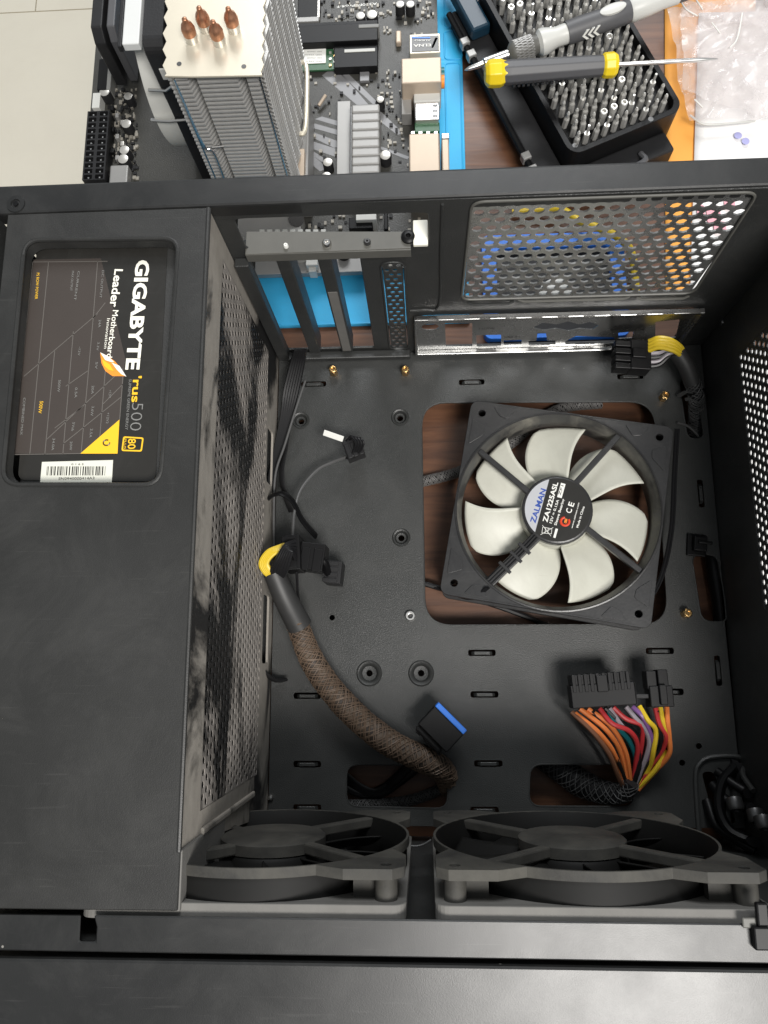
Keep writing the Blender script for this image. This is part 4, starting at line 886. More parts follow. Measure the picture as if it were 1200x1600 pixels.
hs = bx('heatsink', 527, 158, 547, 275, ZB, ZB+.7, GUN); M = Matrix.Identity(4)
for i in range(9):
    v = 163+i*13.6; bx('heatsink_block', 549, v, 593, v+11.5, ZB+.1, ZB+2.0, GUN, hs, .12)
bx('heatsink_core', 547, 166, 592, 288, ZB, ZB+1.5, DARKM, hs)
bx('expansion_slot', 455, 41, 590, 62, ZB, ZB+1.0, PLAST)
bx('slot_groove', 456, 37, 590, 41, ZB, ZB+.9, PLAST2)
bx('slot_latch', 560, 38, 592, 42, ZB, ZB+1.05, GREYP)
sl_ = bx('expansion_slot', 522, 72, 590, 103, ZB, ZB+.7, PLAST)
for i in range(16): bx('slot_pin', 524+i*4.0, 65, 526+i*4.0, 70, ZB, ZB+.3, CAPT, sl_, 0)
for i in range(12): bx('slot_pin', 545+i*3.6, 104, 546.8+i*3.6, 109, ZB, ZB+.3, CAPT, sl_, 0)
bx('slot_rib', 538, 77, 586, 79.5, ZB, ZB+.75, GREYR, sl_, .02)
m2 = bx('memory_card', 440, 64, 530, 108, ZB+.2, ZB+.35, PCBG, mo, .02)
lbm = bx('card_label', 440, 68, 509, 98, ZB+.36, ZB+.42, WHITE, m2, .02)
for i in range(5): 
    a = at(503, 75+i*5, ZB+.42); b = at(474+i % 2*6, 75+i*5, ZB+.42); lettering('card_lettering', 'SSD 256GB', a, b, .09, GREYP, m2)
for i in range(7): bx('card_chip', 514+i % 2*7, 70+i*5, 518+i % 2*7, 73+i*5, ZB+.35, ZB+.45, BRASS if i % 3 == 0 else CAPT, m2, .01)
ch = bx('main_chip', 466, -8, 500, 27, ZB, ZB+.25, PLAST); bx('chip_frame', 462, 27, 498, 33, ZB, ZB+.3, GUN); bx('chip_frame', 496, -8, 499.5, 27, ZB, ZB+.3, CAPT)
a = at(589, 4, ZB+.015); b = at(526, 9, ZB+.015); lettering('model_lettering', 'A320M Pro4-F', a, b, .22, WHITE, pcb, (0, 0, 1), .01)
a = at(610, 19, ZB+.015); b = at(533, 26, ZB+.015); lettering('brand_lettering', 'ASRock', a, b, .42, BRACK, pcb, (0, 0, 1), .01)
# ports along the right edge
ec = bx('audio_can', 640, 54, 688, 82, ZB, ZB+1.3, PLATE); bx('can_label', 643, 57, 686, 79, ZB+1.3, ZB+1.33, LABEL, ec, .01)
def t2(nm, s_, a, b, h, m, z, par, bold=0): a = at(a[0], a[1], z); b = at(b[0], b[1], z); lettering(nm, s_, a, b, h, m, par, (0, 0, 1), bold)
t2('can_lettering', 'ELNA', (673, 68.5), (646, 69.5), .22, WHITE, ZB+1.34, ec, .02); t2('can_lettering', 'AUDIO', (673, 61.5), (648, 62), .14, WHITE, ZB+1.34, ec, .01)
q = [at(u, v, ZB+1.34) for u, v in ((677, 74), (684, 59), (680, 59), (674, 74))]; MB().add([tuple(p+Vector((0, 0, .012))) for p in q], [(0, 1, 2, 3), (3, 2, 1, 0)]).out('can_emblem', BLUEPL, ec)
q = [at(u, v, ZB+1.34) for u, v in ((644, 60), (672, 60), (672, 58), (644, 58))]; MB().add([tuple(p+Vector((0, 0, .012))) for p in q], [(3, 2, 1, 0)]).out('can_band', BLUEPL, ec)
pb = bx('audio_jacks', 627, 91, 690, 128, ZB, ZB+2.6, BEIGE, mo, .08)
for i, m in enumerate((MAT, WCOL['teal'], ORANGEP)):
    p = at(691, 97+i*12, ZB+1.8); MB().cyl((p.x-.1, p.y, ZB+1.4), (p.x+.15, p.y, ZB+1.4), .42, n=16).out('jack_ring', m, pb, smooth=True)
bx('port_housing', 627, 131, 643, 178, ZB, ZB+1.1, GUN); bx('port_housing', 646, 129, 688, 158, ZB, ZB+1.6, PALE, mo, .1)
us_ = bx('usb_port', 648, 160, 687, 187, ZB, ZB+1.6, SILVER, mo, .08)
for i in range(3): bx('port_spring', 676, 163+i*8, 684, 166+i*8, ZB+1.6, ZB+1.63, DARKM, us_, .01)
bx('port_housing', 648, 189, 687, 205, ZB, ZB+1.3, PCBG); np_ = bx('network_port', 639, 209, 688, 290, ZB, ZB+2.7, BEIGE, mo, .08)
bx('usb_port', 690, 217, 703, 290, ZB, ZB+2.4, BEIGE, mo, .08); bx('port_seam', 685, 209, 687, 288, ZB+2.7, ZB+2.72, BRACK, np_, .0)
bx('port_spring', 690, 208, 702, 216, ZB, ZB+2.3, SILVER)
for i in range(4): bx('port_spring', 642+i*12, 205, 648+i*12, 209, ZB+1.6, ZB+2.3, SILVER, np_, .02)
for u, v, r in ((594, 155, .30), (602, 242, .40), (512, 253, .36), (510, 275, .36), (625, 6, .34), (641, 6, .34), (563, 24, .36), (581, 22, .42)): cap(u, v, r)
bx('crystal', 618, 47, 627, 66, ZB, ZB+.45, BEIGE, mo, .1); bx('small_chip', 562, 112, 577, 126, ZB, ZB+.25, RAY); bx('small_chip', 640, 60, 641, 61, ZB, ZB+.05, PLAST)
p = at(503, 155, ZB+.5); MB().cyl((p.x-.25, p.y-.35, ZB+.3), (p.x+.25, p.y+.35, ZB+.45), .12).out('jumper_post', BEIGE, mo, smooth=True)
# left edge: 24 way header, slots, coils
a = at(137, 174, ZB+1.1); b = at(163, 280, ZB+1.1); hx0, hx1, hy0, hy1 = a.x, b.x, b.y, a.y
hd = MB().box(hx0, hx1, hy0, hy1, ZB, ZB+.7).out('power_header', PLAST, mo)
hw = (hx1-hx0)/2; hh = (hy1-hy0)/12
sheet('header_cells', [(hx0, hy0), (hx1, hy0), (hx1, hy1), (hx0, hy1)], [rrect(hx0+hw*(i+.5), hy0+hh*(j+.5), hw*.72, hh*.74, .05, 2) for i in range(2) for j in range(12)], Matrix.Translation((0, 0, ZB+1.1)), .42, PLAST2, hd)
mb = MB()
for i in range(2):
    for j in range(12): mb.box(hx0+hw*(i+.5)-.05, hx0+hw*(i+.5)+.05, hy0+hh*(j+.5)-.05, hy0+hh*(j+.5)+.05, ZB+.7, ZB+1.0)
mb.out('header_pins', SILVER, hd)
for u, v, r in ((163, 143, .40), (200, 150, .34), (197, 193, .38), (194, 234, .38), (192, 248, .40), (164, 88, .30)): cap(u, v, r)
bx('memory_slot', 155, 92, 160, 140, ZB, ZB+.9, PLAST); bx('memory_slot', 162, 92, 167, 140, ZB, ZB+.9, PLAST); bx('memory_slot', 169, 92, 172, 140, ZB, ZB+.9, GREYP)
bx('slot_latch', 145, 145, 155, 168, ZB, ZB+.9, PALE); bx('choke', 172, 258, 198, 290, ZB, ZB+.8, GUN, mo, .1)
for i in range(9): bx('memory_slot_rib', 172+i % 3*8, 165+i*11, 177+i % 3*8, 172+i*11, ZB, ZB+.5, (PLAST, GUN, CAPT)[i % 3])
# small parts scattered over the board, too many to count
mb = MB(); mb2 = MB(); rng = random.Random(11)
def scat(u0, v0, u1, v1, n, big=1):
    for i in range(n):
        p = at(rng.uniform(u0, u1), rng.uniform(v0, v1), ZB); a, b = rng.uniform(.04, .12)*big, rng.uniform(.05, .14)*big
        (mb if rng.random() < .6 else mb2).box(p.x-a, p.x+a, p.y-b, p.y+b, ZB, ZB+rng.uniform(.05, .18))
scat(170, 140, 215, 280, 190, 1.1); scat(595, 110, 640, 260, 60); scat(470, 110, 600, 270, 60); scat(595, 0, 690, 60, 40); scat(455, 160, 490, 210, 25); scat(500, 0, 600, 36, 40); scat(400, 300, 690, 420, 170, 1.2)
o = mb.out('surface_parts', SMD, mo); o['kind'] = 'stuff'; o = mb2.out('surface_parts', PLAST2, mo); o['kind'] = 'stuff'
# things on the near edge, seen through the slot opening
h2 = bx('heatsink', 372, 330, 470, 372, ZB, ZB+1.9, GUN)
MB().cyl(at(463, 342, ZB+2.0), at(463, 342, ZB+2.2), .5, n=18).out('heatsink_screw', PLAST, h2, smooth=True)
bx('heatsink', 400, 372, 572, 424, ZB, ZB+.5, GUN)
for i in range(9): bx('coil', 405+i*12, 358, 413+i*12, 366, ZB, ZB+2.0, PALE)
for u, v, w_, h_, z in ((372, 362, 10, 26, 1.6), (388, 366, 14, 22, 1.4), (462, 383, 20, 18, 1.2), (478, 388, 18, 26, 1.2), (482, 404, 12, 20, .9)): bx('connector', u, v, u+w_, v+h_, ZB, ZB+z, PALE, mo, .06)
bx('connector', 545, 340, 582, 356, ZB, ZB+1.2, PLAST); bx('connector', 556, 335, 588, 343, ZB, ZB+1.5, PALE)
bx('memory_slot', 600, 330, 606, 358, ZB, ZB+1, PLAST)
cap(536, 392, .40, 1.1)
# ---- cpu cooler
ZC = 12.6
co = thing('tower_cooler', 'tall aluminium tower heatsink with cream metal top and four copper pipe ends', 'cooler', (-10, 18, -1))
def c2(u, v): q = at(u, v, ZC); return (q.x, q.y)
lft = []
for i in range(12):
    v = 118-i*12.5; du = (-4 if i % 2 else 2)
    lft.append(c2(258+du+max(0, (60-v))*.06+(.0), v-3))
rgt = [c2(409+(118-v)*.03+(3 if i % 2 else -1), v) for i, v in enumerate(range(112, -50, -10))]
outline = [c2(257, 119)]+[c2(300, 120)]+[c2(410, 118)]+rgt+[c2(414, -60), c2(268, -60)]+lft[::-1]
MB().prism(outline, ZC-.1, ZC+.02).out('top_plate', PLATE, co, bevel=.02)
fx0, fy = c2(259, 117); fx1, _ = c2(409, 117)
W_ = fx1-fx0
fo = [(fx0, fy)]
for k_, (t, d) in enumerate(((.06, 0), (.10, -.0), (.20, .0), (.26, .55), (.30, .0), (.34, .0), (.72, 0), (.78, .6), (.82, .0), (.93, 0), (.96, .25), (1, .1))):
    fo.append((fx0+W_*t, fy+d))
for k_ in range(14): fo.append((fx1+(.25 if k_ % 2 else .05), fy+.6+k_*.8))
fo += [(fx1, fy+11.5), (fx0, fy+11.5)]
fin = None
NF = 36
for i in range(NF):
    z = ZC-.3-i*.31
    if fin is None:
        fin = MB().prism(fo, z-.11, z).out('cooling_fin', FIN, co)
        fme = fin.data; forg = WO[fin.name].copy(); fz0 = z
    else: link('cooling_fin', fme, co, forg+Vector((0, 0, z-fz0)))
for sx in (.06, .96):
    x = fx0+W_*sx; MB().box(x-.04, x+.04, fy-.04, fy+.1, 1.2, ZC-.1).out('fin_edge_strip', SILVER, co)
for t in (.27, .80):
    x = fx0+W_*t; MB().box(x-.22, x+.22, fy+.7, fy+.9, 1.2, ZC-.2).out('fin_channel', GUN, co)
MB().box(fx0+.2, fx1-.2, fy+1.2, fy+11, 1.3, ZC-.2).out('fin_core', GRIP, co)
for u, v in ((300, 62), (322, 45), (343, 66), (366, 46)):
    q = at(u, v, ZC+.1); M = Matrix.Translation((q.x, q.y, ZC))
    o = MB().lathe([(.30, 0), (.35, .3), (.34, .5)], M, 18).out('pipe_collar', SILVER, co, smooth=True)
    MB().lathe([(.34, .46), (.36, .8), (.28, 1.05), (.16, 1.18), (.13, 1.4), (.05, 1.46), (0, 1.46)], M, 18).out('heat_pipe', COPPER, co, smooth=True)
for u, v in ((280, 100), (381, 104)):
    q = at(u, v, ZC+.02); MB().lathe([(.13, .015), (0, .015)], Matrix.Translation((q.x, q.y, ZC+.02)), 14).out('plate_hole', DARKM, co)
# wire clip along the front left edge
MB().tube([Vector((fx0+.35, fy-.1, ZC-.2)), Vector((fx0+.45, fy-.15, 7.5)), Vector((fx0+.9, fy-.15, 6.5)), Vector((fx0+.7, fy-.15, 1))], .07, 6, smooth=5).out('wire_clip', SILVER, co, smooth=True)
MB().tube([Vector((fx0+.9, fy-.15, 7.2)), Vector((fx0+1.6, fy-.1, 7.2))], .07, 6).out('wire_clip', SILVER, co, smooth=True)
# mounting bracket to the right of the tower
a = at(462, 100, 2.2); b = at(476, 205, 2.2)
MB().tube([(a.x, a.y, 2.2), (b.x, a.y-.1, 2.2), (b.x+.1, (a.y+b.y)/2, 2.2), (b.x, b.y, 2.2), (a.x+.05, b.y, 2.2)], .16, 8, smooth=6).out('mount_bracket', PLATE, co, smooth=True)
MB().box(a.x-.25, a.x+.05, b.y-2.6, a.y, 1.2, 2.3).out('mount_bracket', PLATE, co, bevel=.05)
a = at(463, 232, 1.8); b = at(470, 285, 1.8); MB().box(a.x-.1, b.x+.2, b.y, a.y, .4, 1.8).out('mount_bracket', BEIGE, co, bevel=.06)
MB().box(fx0+.3, fx1+.6, fy+.5, fy+8, ZB+.02, 1.2).out('cooler_base', GUN, co, bevel=.1)
# ---- fan on the tower's left side
ztf = 12.0
xl = at(184, 60, ztf).x; xr = at(254, 60, ztf).x; yn = at(200, 72, ztf).y
cf = thing('cooler_fan', 'black fan with pale rubber band clipped upright to the left of the tower heatsink', 'fan', ((xl+xr)/2, yn+6, ZB))
dp = xr-xl; CF = frame((xr, yn+6, ztf-6), (0, 1, 0), (0, 0, 1))      # local z = +X
sq = rrect(0, 0, 12, 12, .6, 5)
hole = circ(0, 0, 5.7, 56)
sheet('flange', sq, [hole], CF, 1.1, PLAST2, cf, bev=.06)
sheet('flange', rrect(0, 0, 11.4, 11.4, .6, 5), [hole], CF@Matrix.Translation((0, 0, -1.12)), .12, GRIP, cf, bev=.05)
MB().lathe([(5.75, -.4), (5.95, -.9), (5.98, -dp+.1), (5.7, -dp), (5.6, -dp+.1), (5.6, -.4)], CF, 72).out('rubber_band', GREYR, cf, smooth=True)
MB().box(-5.9, 5.9, 5.55, 6.03, -dp+.25, -1.25, CF).out('rubber_strip', FRIT, cf, bevel=.06)
MB().box(-6, 6, 5.6, 6.0, -dp-.02, -dp+.22, CF).out('frame_edge', PLAST2, cf, bevel=.05)
MB().box(-5.7, -4.6, 4.4, 5.6, -.9, .05, CF).out('corner_boss', PLAST2, cf, bevel=.1)
MB().box(-6.06, -5.9, 3.6, 4.4, -.75, -.2, CF).out('latch_window', PALE, cf, bevel=.05)
MB().lathe([(0, -.6), (2.2, -.6), (2.2, -dp+.2), (0, -dp+.2)], CF, 30).out('hub', PLAST, cf, smooth=True)
for k_ in range(7):
    MB().box(2.0, 5.5, -.1, 1.6, -1.3, -1.2, CF@Matrix.Rotation(k_*2*math.pi/7, 4, 'Z')@Matrix.Rotation(.5, 4, 'X')).out('blade', GREYR, cf)
q = Vector((xl, yn-.15, 0))
MB().tube([(xl+.6, yn-.1, 9.0), (xl+1.6, yn-.2, 9.0), (xl+2.3, yn-.1, 9.4)], .09, 6).out('wire_clip', SILVER, cf, smooth=True)
MB().tube([(xl-.1, yn-.1, 6.6), (xl+1.0, yn-.2, 6.6), (xl+2.2, yn-.15, 6.6)], .10, 6).out('wire_clip', SILVER, cf, smooth=True)
# ---- memory module
a = at(147, -30, 4.2); b = at(186, 52, 4.2)
mm = thing('memory_module', 'tall dark memory module standing at the far left edge of the circuit board', 'memory module', ((a.x+b.x)/2, a.y, ZB))
MB().prism([(b.y, ZB+.9), (b.y, 3.4), (b.y+.6, 4.2), (a.y+3, 4.2), (a.y+3, ZB+.9)], a.x, a.x+.75, Matrix(((0, 0, 1, 0), (1, 0, 0, 0), (0, 1, 0, 0), (0, 0, 0, 1)))).out('heat_spreader', PLAST2, mm, bevel=.08)
MB().prism([(b.y+.3, ZB+.9), (b.y+.3, 3.2), (b.y+.8, 4.0), (a.y+3, 4.0), (a.y+3, ZB+.9)], a.x+.95, a.x+1.5, Matrix(((0, 0, 1, 0), (1, 0, 0, 0), (0, 1, 0, 0), (0, 0, 0, 1)))).out('heat_spreader', GRIP, mm, bevel=.08)
# ================================================================ TOOLS
BLc = at(893, 244, 1.3); e1 = at(1070, 170, 1.3)-BLc; e2 = at(772, 22, 1.3)-BLc
BW = e1.length; BH = e2.length+3.0
BM = frame((BLc.x, BLc.y, 0), (e1.x, e1.y, 0), (e2.x, e2.y, 0))
bb = thing('bit_case', 'open black plastic case holding rows of upright screwdriver bits on the wooden table', 'bit case', tuple(BM@Vector((BW/2, BH/2, -2))))
rim = rrect(BW/2, BH/2, BW, BH, .9, 6); inn = rrect(BW/2, BH/2, BW-.7, BH-.7, .7, 6)
MB().prism(rrect(BW/2, BH/2, BW-.05, BH-.05, .9, 6), -1.95, .62, BM).out('bit_bed', PLAST, bb)
sheet('case_rim', rim, [inn], BM@Matrix.Translation((0, 0, 1.3)), 3.2, PLAST, bb, bev=.05)
for x, y in ((.55, .6), (BW-2.3, .25)): MB().lathe([(.18, 1.315), (0, 1.315)], BM@Matrix.Translation((x, y, 0)), 12).out('rim_hole', DARKM, bb)
# hinge side strip with its rod and grey clips
MB().box(-1.75, -.05, -.2, BH, -1.95, -.5, BM).out('hinge_flap', PLAST2, bb, bevel=.1)
MB().tube([BM@Vector((-1.9, y, -.6)) for y in (-.5, BH*.5, BH)], .22, 8).out('hinge_rod', PLAST, bb, smooth=True)
for y in (.9, 2.0, BH-4.1, BH-3.0):
    o = MB().box(-2.2, -1.6, y, y+.55, -.9, -.25, BM).out('hinge_clip', GUN, bb, bevel=.06)
# lid half: teal strip at the far left, front wall with latch
MB().box(-1.5, -.1, BH-3.0, BH+3.5, -.4, .6, BM).out('lid_edge', TEAL, bb, bevel=.2)
MB().box(.3, BW-.9, -1.5, .02, -1.95, -.3, BM).out('front_wall', PLAST2, bb, bevel=.15)
lt = MB().tube([BM@Vector(p) for p in ((1.7, -.9, -.2), (1.9, -1.7, .1), (4.6, -1.7, .1), (4.9, -.9, -.2))], .2, 8, smooth=4).out('latch_loop', GRIP, bb, smooth=True)
# ---- bits: one mesh, shared
bmb = MB(); bmb.cyl((0, 0, 0), (0, 0, 1.15), .20, n=6).cyl((0, 0, 1.15), (0, 0, 1.35), .2, .13, n=6).cyl((0, 0, 1.35), (0, 0, 1.85), .12, n=8).lathe([(.12, 1.85), (.05, 2.05), (0, 2.07)], ID, 8)
bit0 = bmb.out('screwdriver_bit', BITM, None)
bmb = MB(); bmb.cyl((0, 0, 0), (0, 0, 1.1), .20, n=6).lathe([(.2, 1.1), (.24, 1.15), (.24, 1.7), (.2, 1.75), (.13, 1.75), (.12, 1.45), (0, 1.45)], ID, 12)
bit1 = bmb.out('screwdriver_bit', BITM, None)
bmb = MB(); bmb.cyl((0, 0, 0), (0, 0, 1.3), .20, n=6).cyl((0, 0, 1.3), (0, 0, 2.3), .085, n=6)
bit2 = bmb.out('screwdriver_bit', BITM, None)
protos = [bit0, bit1, bit2]; used = [False]*3
nx, ny = 10, 17
for j in range(ny):
    for i in range(nx):
        x = .85+(BW-1.7)*(i+.25*(j % 2))/(nx-.75); y = .95+(BH-1.9)*j/(ny-1)
        k_ = rng.choices((0, 1, 2), (6, 4.0 if j > 12 else .35, 1.0))[0]
        if used[k_]: o = protos[k_].copy(); C.objects.link(o)
        else: o = protos[k_]; used[k_] = True
        p = BM@Vector((x, y, .56)); o.location = p*S; o.scale = (1, 1, .72); o.rotation_euler = (rng.uniform(-.05, .05), rng.uniform(-.05, .05), rng.uniform(0, 3))
        tag(o, ('steel screwdriver bit with stepped point standing in the black case', 'steel socket bit with open round mouth standing in the black case', 'thin bladed steel screwdriver bit standing in the black case')[k_], 'screwdriver bit', ('stepped bits in the case', 'socket bits in the case', 'thin bits in the case')[k_])
# ---- yellow and black screwdriver
def axis(a, b):
    z = (b-a).normalized(); x = Vector((0, 0, 1)).cross(z).normalized(); y = z.cross(x)
    m = Matrix.Identity(4)
    for i in range(3): m[i][0], m[i][1], m[i][2], m[i][3] = x[i], y[i], z[i], a[i]
    return m, (b-a).length
A = at(757, 116, 3.2); B = at(965, 101, 3.0); T3 = at(1121, 92, 2.9)
M, L = axis(A, B)
yd = thing('screwdriver', 'yellow and dark grey screwdriver with a thin long shaft lying across the bits', 'screwdriver', tuple(A+(B-A)*.5))
MB().lathe([(0, 0), (.55, .02), (.80, .25), (.84, .55), (.84, 1.0), (.72, 1.25), (.70, 1.5), (0, 1.5)], M, 8).out('end_cap', YELR, yd, bevel=.06)
gp = MB().lathe([(.70, 1.1), (.74, 1.6), (.70, 3.2), (.64, L-1.6), (.62, L-.8), (0, L-.8)], M, 10).out('grip', GRIP, yd, bevel=.05)
for i in range(12):
    for sgn in (-.4, .4):
        MB().box(sgn-.09, sgn+.09, .60-.006*i, .74-.006*i, 1.8+i*.3, 1.95+i*.3, M@Matrix.Rotation(math.radians(150), 4, 'Z')).out('grip_dimple', PLAST2, gp)
MB().lathe([(.60, L-1.0), (.74, L-.85), (.76, L-.3), (.62, L-.05), (.25, L), (0, L)], M, 10).out('collar', YELR, yd, bevel=.05)
M2, L2 = axis(B, T3); MB().lathe([(.14, -.2), (.14, L2-1.1), (.10, L2-.6), (.03, L2), (0, L2)], M2, 10).out('shaft', SILVER, yd, smooth=True)
# ---- grey precision screwdriver
A = at(725, 110, 2.2); B = at(1075, -16, 3.4); M, L = axis(A, B)
pd_ = thing('precision_screwdriver', 'pale grey precision screwdriver with knurled chuck and three white chevrons', 'screwdriver', tuple(A+(B-A)*.5))
MB().lathe([(0, 0), (.06, .12), (.14, .35), (.20, 1.2), (.20, 1.3), (.32, 1.4), (.32, 3.2)], M, 12).out('bit_holder', SILVER, pd_, smooth=True)
kn = MB().lathe([(.35, 3.0), (.60, 3.2), (.66, 3.4), (.66, 4.6), (.58, 4.8), (.58, 5.0), (0, 5.0)], M, 24).out('knurled_chuck', BRACK, pd_, smooth=True)
mb = MB()
for i in range(24):
    for s_ in (1, -1):
        mb.tube([M@Vector((.67*math.cos(i*math.pi/12+s_*t*.5), .67*math.sin(i*math.pi/12+s_*t*.5), 3.4+1.2*t)) for t in (0, .33, .66, 1)], .03, 4)
o = mb.out('knurling', GUN, kn); o['kind'] = 'stuff'
MB().lathe([(.50, 4.9), (.80, 5.15), (.82, 5.4), (.60, 6.2), (.62, 7.0), (.70, 7.3)], M, 20).out('pale_collar', PALE, pd_, smooth=True)
gr = MB().lathe([(.70, 6.9), (.73, 7.6), (.70, 9.5), (.70, 11.0), (.60, 11.2), (0, 11.2)], M, 20).out('grip', GRIP, pd_, smooth=True)
for i in range(3):
    Mx = M@Matrix.Rotation(math.radians(78), 4, 'Z')
    z = 7.7+i*.36
    MB().prism([(-.32, z+.3), (0, z), (.32, z+.3), (.32, z+.47), (0, z+.17), (-.32, z+.47)][::-1], -.74, -.66, Mx@Matrix(((1, 0, 0, 0), (0, 0, -1, 0), (0, 1, 0, 0), (0, 0, 0, 1)))).out('chevron', WHITE, gr)
    MB().prism([(-.32, z+.3), (0, z), (.32, z+.3), (.32, z+.47), (0, z+.17), (-.32, z+.47)], .66, .745, Mx@Matrix(((1, 0, 0, 0), (0, 0, 1, 0), (0, 1, 0, 0), (0, 0, 0, 1)))).out('chevron', WHITE, gr)
MB().lathe([(0, .0), (.1, .05), (.3, .10)], M@Matrix.Translation((0, .66, 0))@Matrix.Rotation(0, 4, 'X'), 6)
Mx = M@Matrix.Rotation(math.radians(0), 4, 'Z')
mb = MB(); mb.lathe([(0, 0), (.45, 0), (.45, .16), (.36, .2), (0, .2)], M@Matrix.Translation((0, .58, 9.9))@Matrix.Diagonal((.8, 1, 1.9, 1))@Matrix.Rotation(math.radians(-90), 4, 'X'), 24); mb.out('oval_inlay', PALE, gr, smooth=True)
MB().lathe([(.60, 11.0), (.72, 11.25), (.70, 12.3), (.60, 13.2), (.60, 14.2), (.52, 14.3)], M, 20).out('pale_tail', PALE, pd_, smooth=True)
MB().lathe([(.0, 0), (.2, 0), (.2, .2), (0, .2)], M@Matrix.Translation((0, .56, 13.2))@Matrix.Rotation(math.radians(-90), 4, 'X'), 14).out('tail_hole', DARKM, pd_)
MB().lathe([(.52, 14.2), (.58, 14.4), (.58, 18), (0, 18)], M, 18).out('swivel_cap', GRIP, pd_, smooth=True)
# ================================================================ PAPERS, ENVELOPE, BAG, CASE LID
def wavy(name, P, m, nx, ny, amp, seed, z, label, cat, th=.02, fs=.35):
    q = [Vector((p[0], p[1], 0)) for p in P]
    def fn(s, t):
        a = q[0].lerp(q[1], s); b = q[3].lerp(q[2], s); p = a.lerp(b, t)
        n_ = noise.noise(Vector((p.x*fs+seed, p.y*fs, seed)))+.5*noise.noise(Vector((p.x*fs*2.3, p.y*fs*2.3+seed, 1)))
        return Vector((p.x, p.y, z+amp*(.8+n_)))
    o = MB().sheetgrid(nx, ny, fn).out(name, m, None, smooth=2)
    sd = o.modifiers.new('s', 'SOLIDIFY'); sd.thickness = th*S; sd.offset = 0
    return tag(o, label, cat) if label else o
wavy('envelope', [xy(1040, 480, -1.9), xy(1180, 480, -1.9), xy(1180, -40, -1.9), xy(1038, -40, -1.9)], ORENV, 12, 30, .06, 3, -1.92, 'orange padded envelope lying under the white paper right of the bit case', 'envelope', .05)
pa = wavy('paper', [xy(1078, 475, -1.6), xy(1500, 470, -1.6), xy(1500, 10, -1.6), xy(1092, 20, -1.6)], PAPER, 24, 30, .10, 8, -1.72, 'white paper with small lilac dots lying on the orange envelope', 'paper', .03, .25)
for u, v in ((1153, 212), (1165, 221)):
    q = at(u, v, -1.45); MB().lathe([(.26, 0), (0, .01)], Matrix.Translation((q.x, q.y, -1.42)), 16).out('lilac_dot', LILAC, pa)
for (u, v, w_, h_) in ((1115, 335, .9, 1.2), (1095, 330, .5, .9), (1140, 318, .7, .8), (1125, 355, .8, .8)):
    q = at(u, v, -1.5); MB().prism(rrect(q.x, q.y, w_, h_, .15), -1.5, -1.47).out('pink_print', PINK, pa)
wavy('paper', [(19.2, -18.5), (36, -18.5), (36, 1.6), (19.2, 1.6)], PAPER, 14, 16, .05, 5, -1.94, 'white sheet of paper on the table right of the case top panel', 'paper', .03, .2)
bg = thing('plastic_bag', 'crumpled clear plastic bags with bright creases lying over the orange envelope', 'bag', tuple(at(1130, 110, -1.4)))
def film_sheet(P, amp, seed, z, nm='film_layer'):
    q = [Vector((p[0], p[1], 0)) for p in P]
    def fn(s, t):
        a = q[0].lerp(q[1], s); b = q[3].lerp(q[2], s); p = a.lerp(b, t)
        p = p+Vector((.25*noise.noise(Vector((t*5, seed, 2))), .25*noise.noise(Vector((s*5, seed, 7))), 0))
        r1 = abs(noise.noise(Vector((p.x*.35+p.y*.15+seed, p.y*.2-p.x*.1, seed))))
        r2 = abs(noise.noise(Vector((p.x*.9-p.y*.5, p.y*.5+seed, 3*seed))))
        return Vector((p.x, p.y, z+amp*(1.2-1.6*r1-.8*r2)))
    return MB().sheetgrid(46, 46, fn).out(nm, FILM, bg, smooth=2)
film_sheet([xy(1075, 196, -1), xy(1215, 190, -1), xy(1260, -20, -1), xy(1040, 22, -1)], .55, 2.3, -1.1)
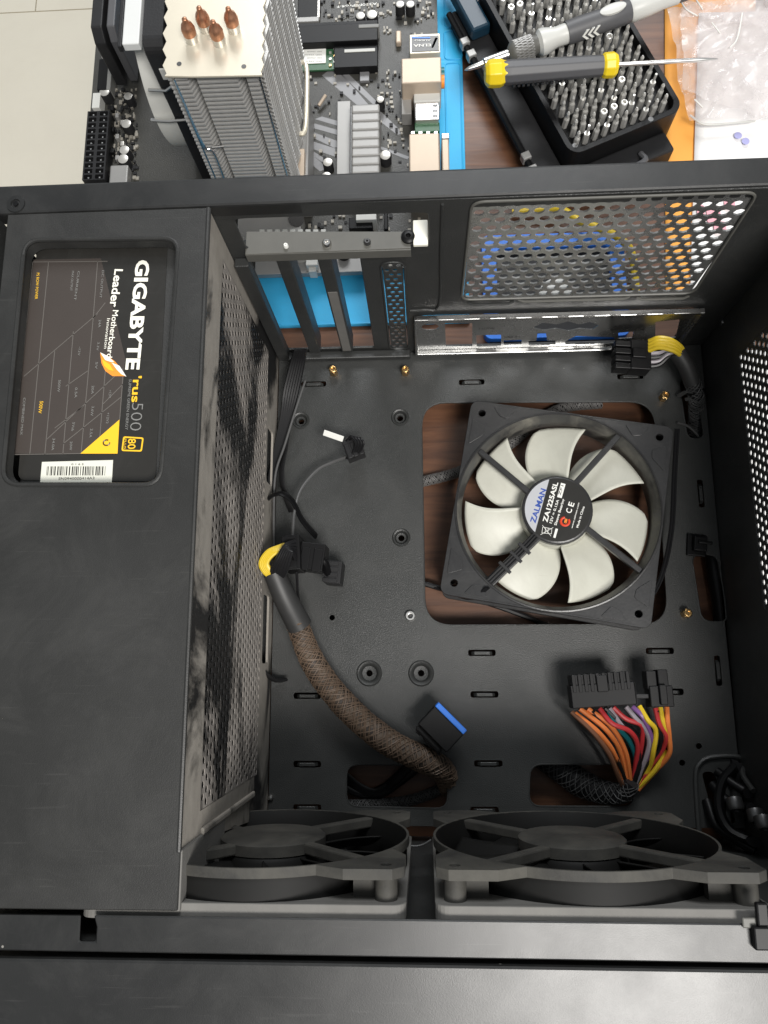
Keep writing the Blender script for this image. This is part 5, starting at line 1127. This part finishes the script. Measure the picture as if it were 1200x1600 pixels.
film_sheet([xy(1062, 150, -1), xy(1190, 192, -1), xy(1250, 30, -1), xy(1060, 10, -1)], .5, 5.1, -.75)
film_sheet([xy(1060, 30, -.5), xy(1250, 60, -.5), xy(1260, -60, -.5), xy(1065, -60, -.5)], .6, 7.7, -.6)
mb = MB(); rng = random.Random(9)
MB().tube([at(*p) for p in [(1078, 180, -.9), (1100, 194, -1.0), (1140, 193, -1.0), (1180, 189, -1.0)]], .07, 6, smooth=6).out('sealed_edge', PALE, bg, smooth=True)
for P3 in ([(1060, -5, .2), (1072, 14, .1), (1090, 25, 0)], [(1085, -5, .2), (1098, 15, .1)], [(1160, 20, .1), (1152, 60, 0), (1140, 75, 0)], [(1112, 35, 0), (1125, 52, 0)], [(1085, 155, -.3), (1098, 168, -.4)]):
    MB().tube([at(*p) for p in P3], .05, 5, smooth=4).out('film_crease', WHITE, bg, smooth=True)
# blue rimmed tray lying behind the round-hole vent
lid = thing('plastic_tray', 'shallow black plastic tray with a bright blue rim seen through the round-hole vent', 'tray', (9.7, 8.3, -2))
a = at(752, 368, -1.2); b = at(985, 524, -1.2)
lw, lh = b.x-a.x, a.y-b.y; LMx = Matrix.Translation((a.x, b.y, 0))
sheet('blue_rim', rrect(lw/2, lh/2, lw, lh, .5), [rrect(lw/2, lh/2-.35, lw-1.9, lh-1.3, .4)], LMx@Matrix.Translation((0, 0, -1.2)), .75, BLUEPL, lid, bev=.08)
MB().box(.4, lw-.4, -.3, lh-.5, -1.95, -1.7, LMx).out('tray_floor', PLAST2, lid)
MB().lathe([(0, -1.66), (1.1, -1.66), (1.2, -1.5), (1.0, -1.42), (0, -1.4)], LMx@Matrix.Translation((lw*.52, lh*.42, 0)), 20).out('screw_cup', PALE, lid, smooth=True)
yc = cable('power_lead', 'yellow insulated lead arching over the blue rimmed tray behind the vent', 'cable', [(800, 330, -1.5), (870, 326, -1.2), (905, 345, -.6), (940, 358, -.5), (970, 374, -.6), (988, 400, -1.2), (995, 470, -1.6)], .26, WCOL['yellow'])
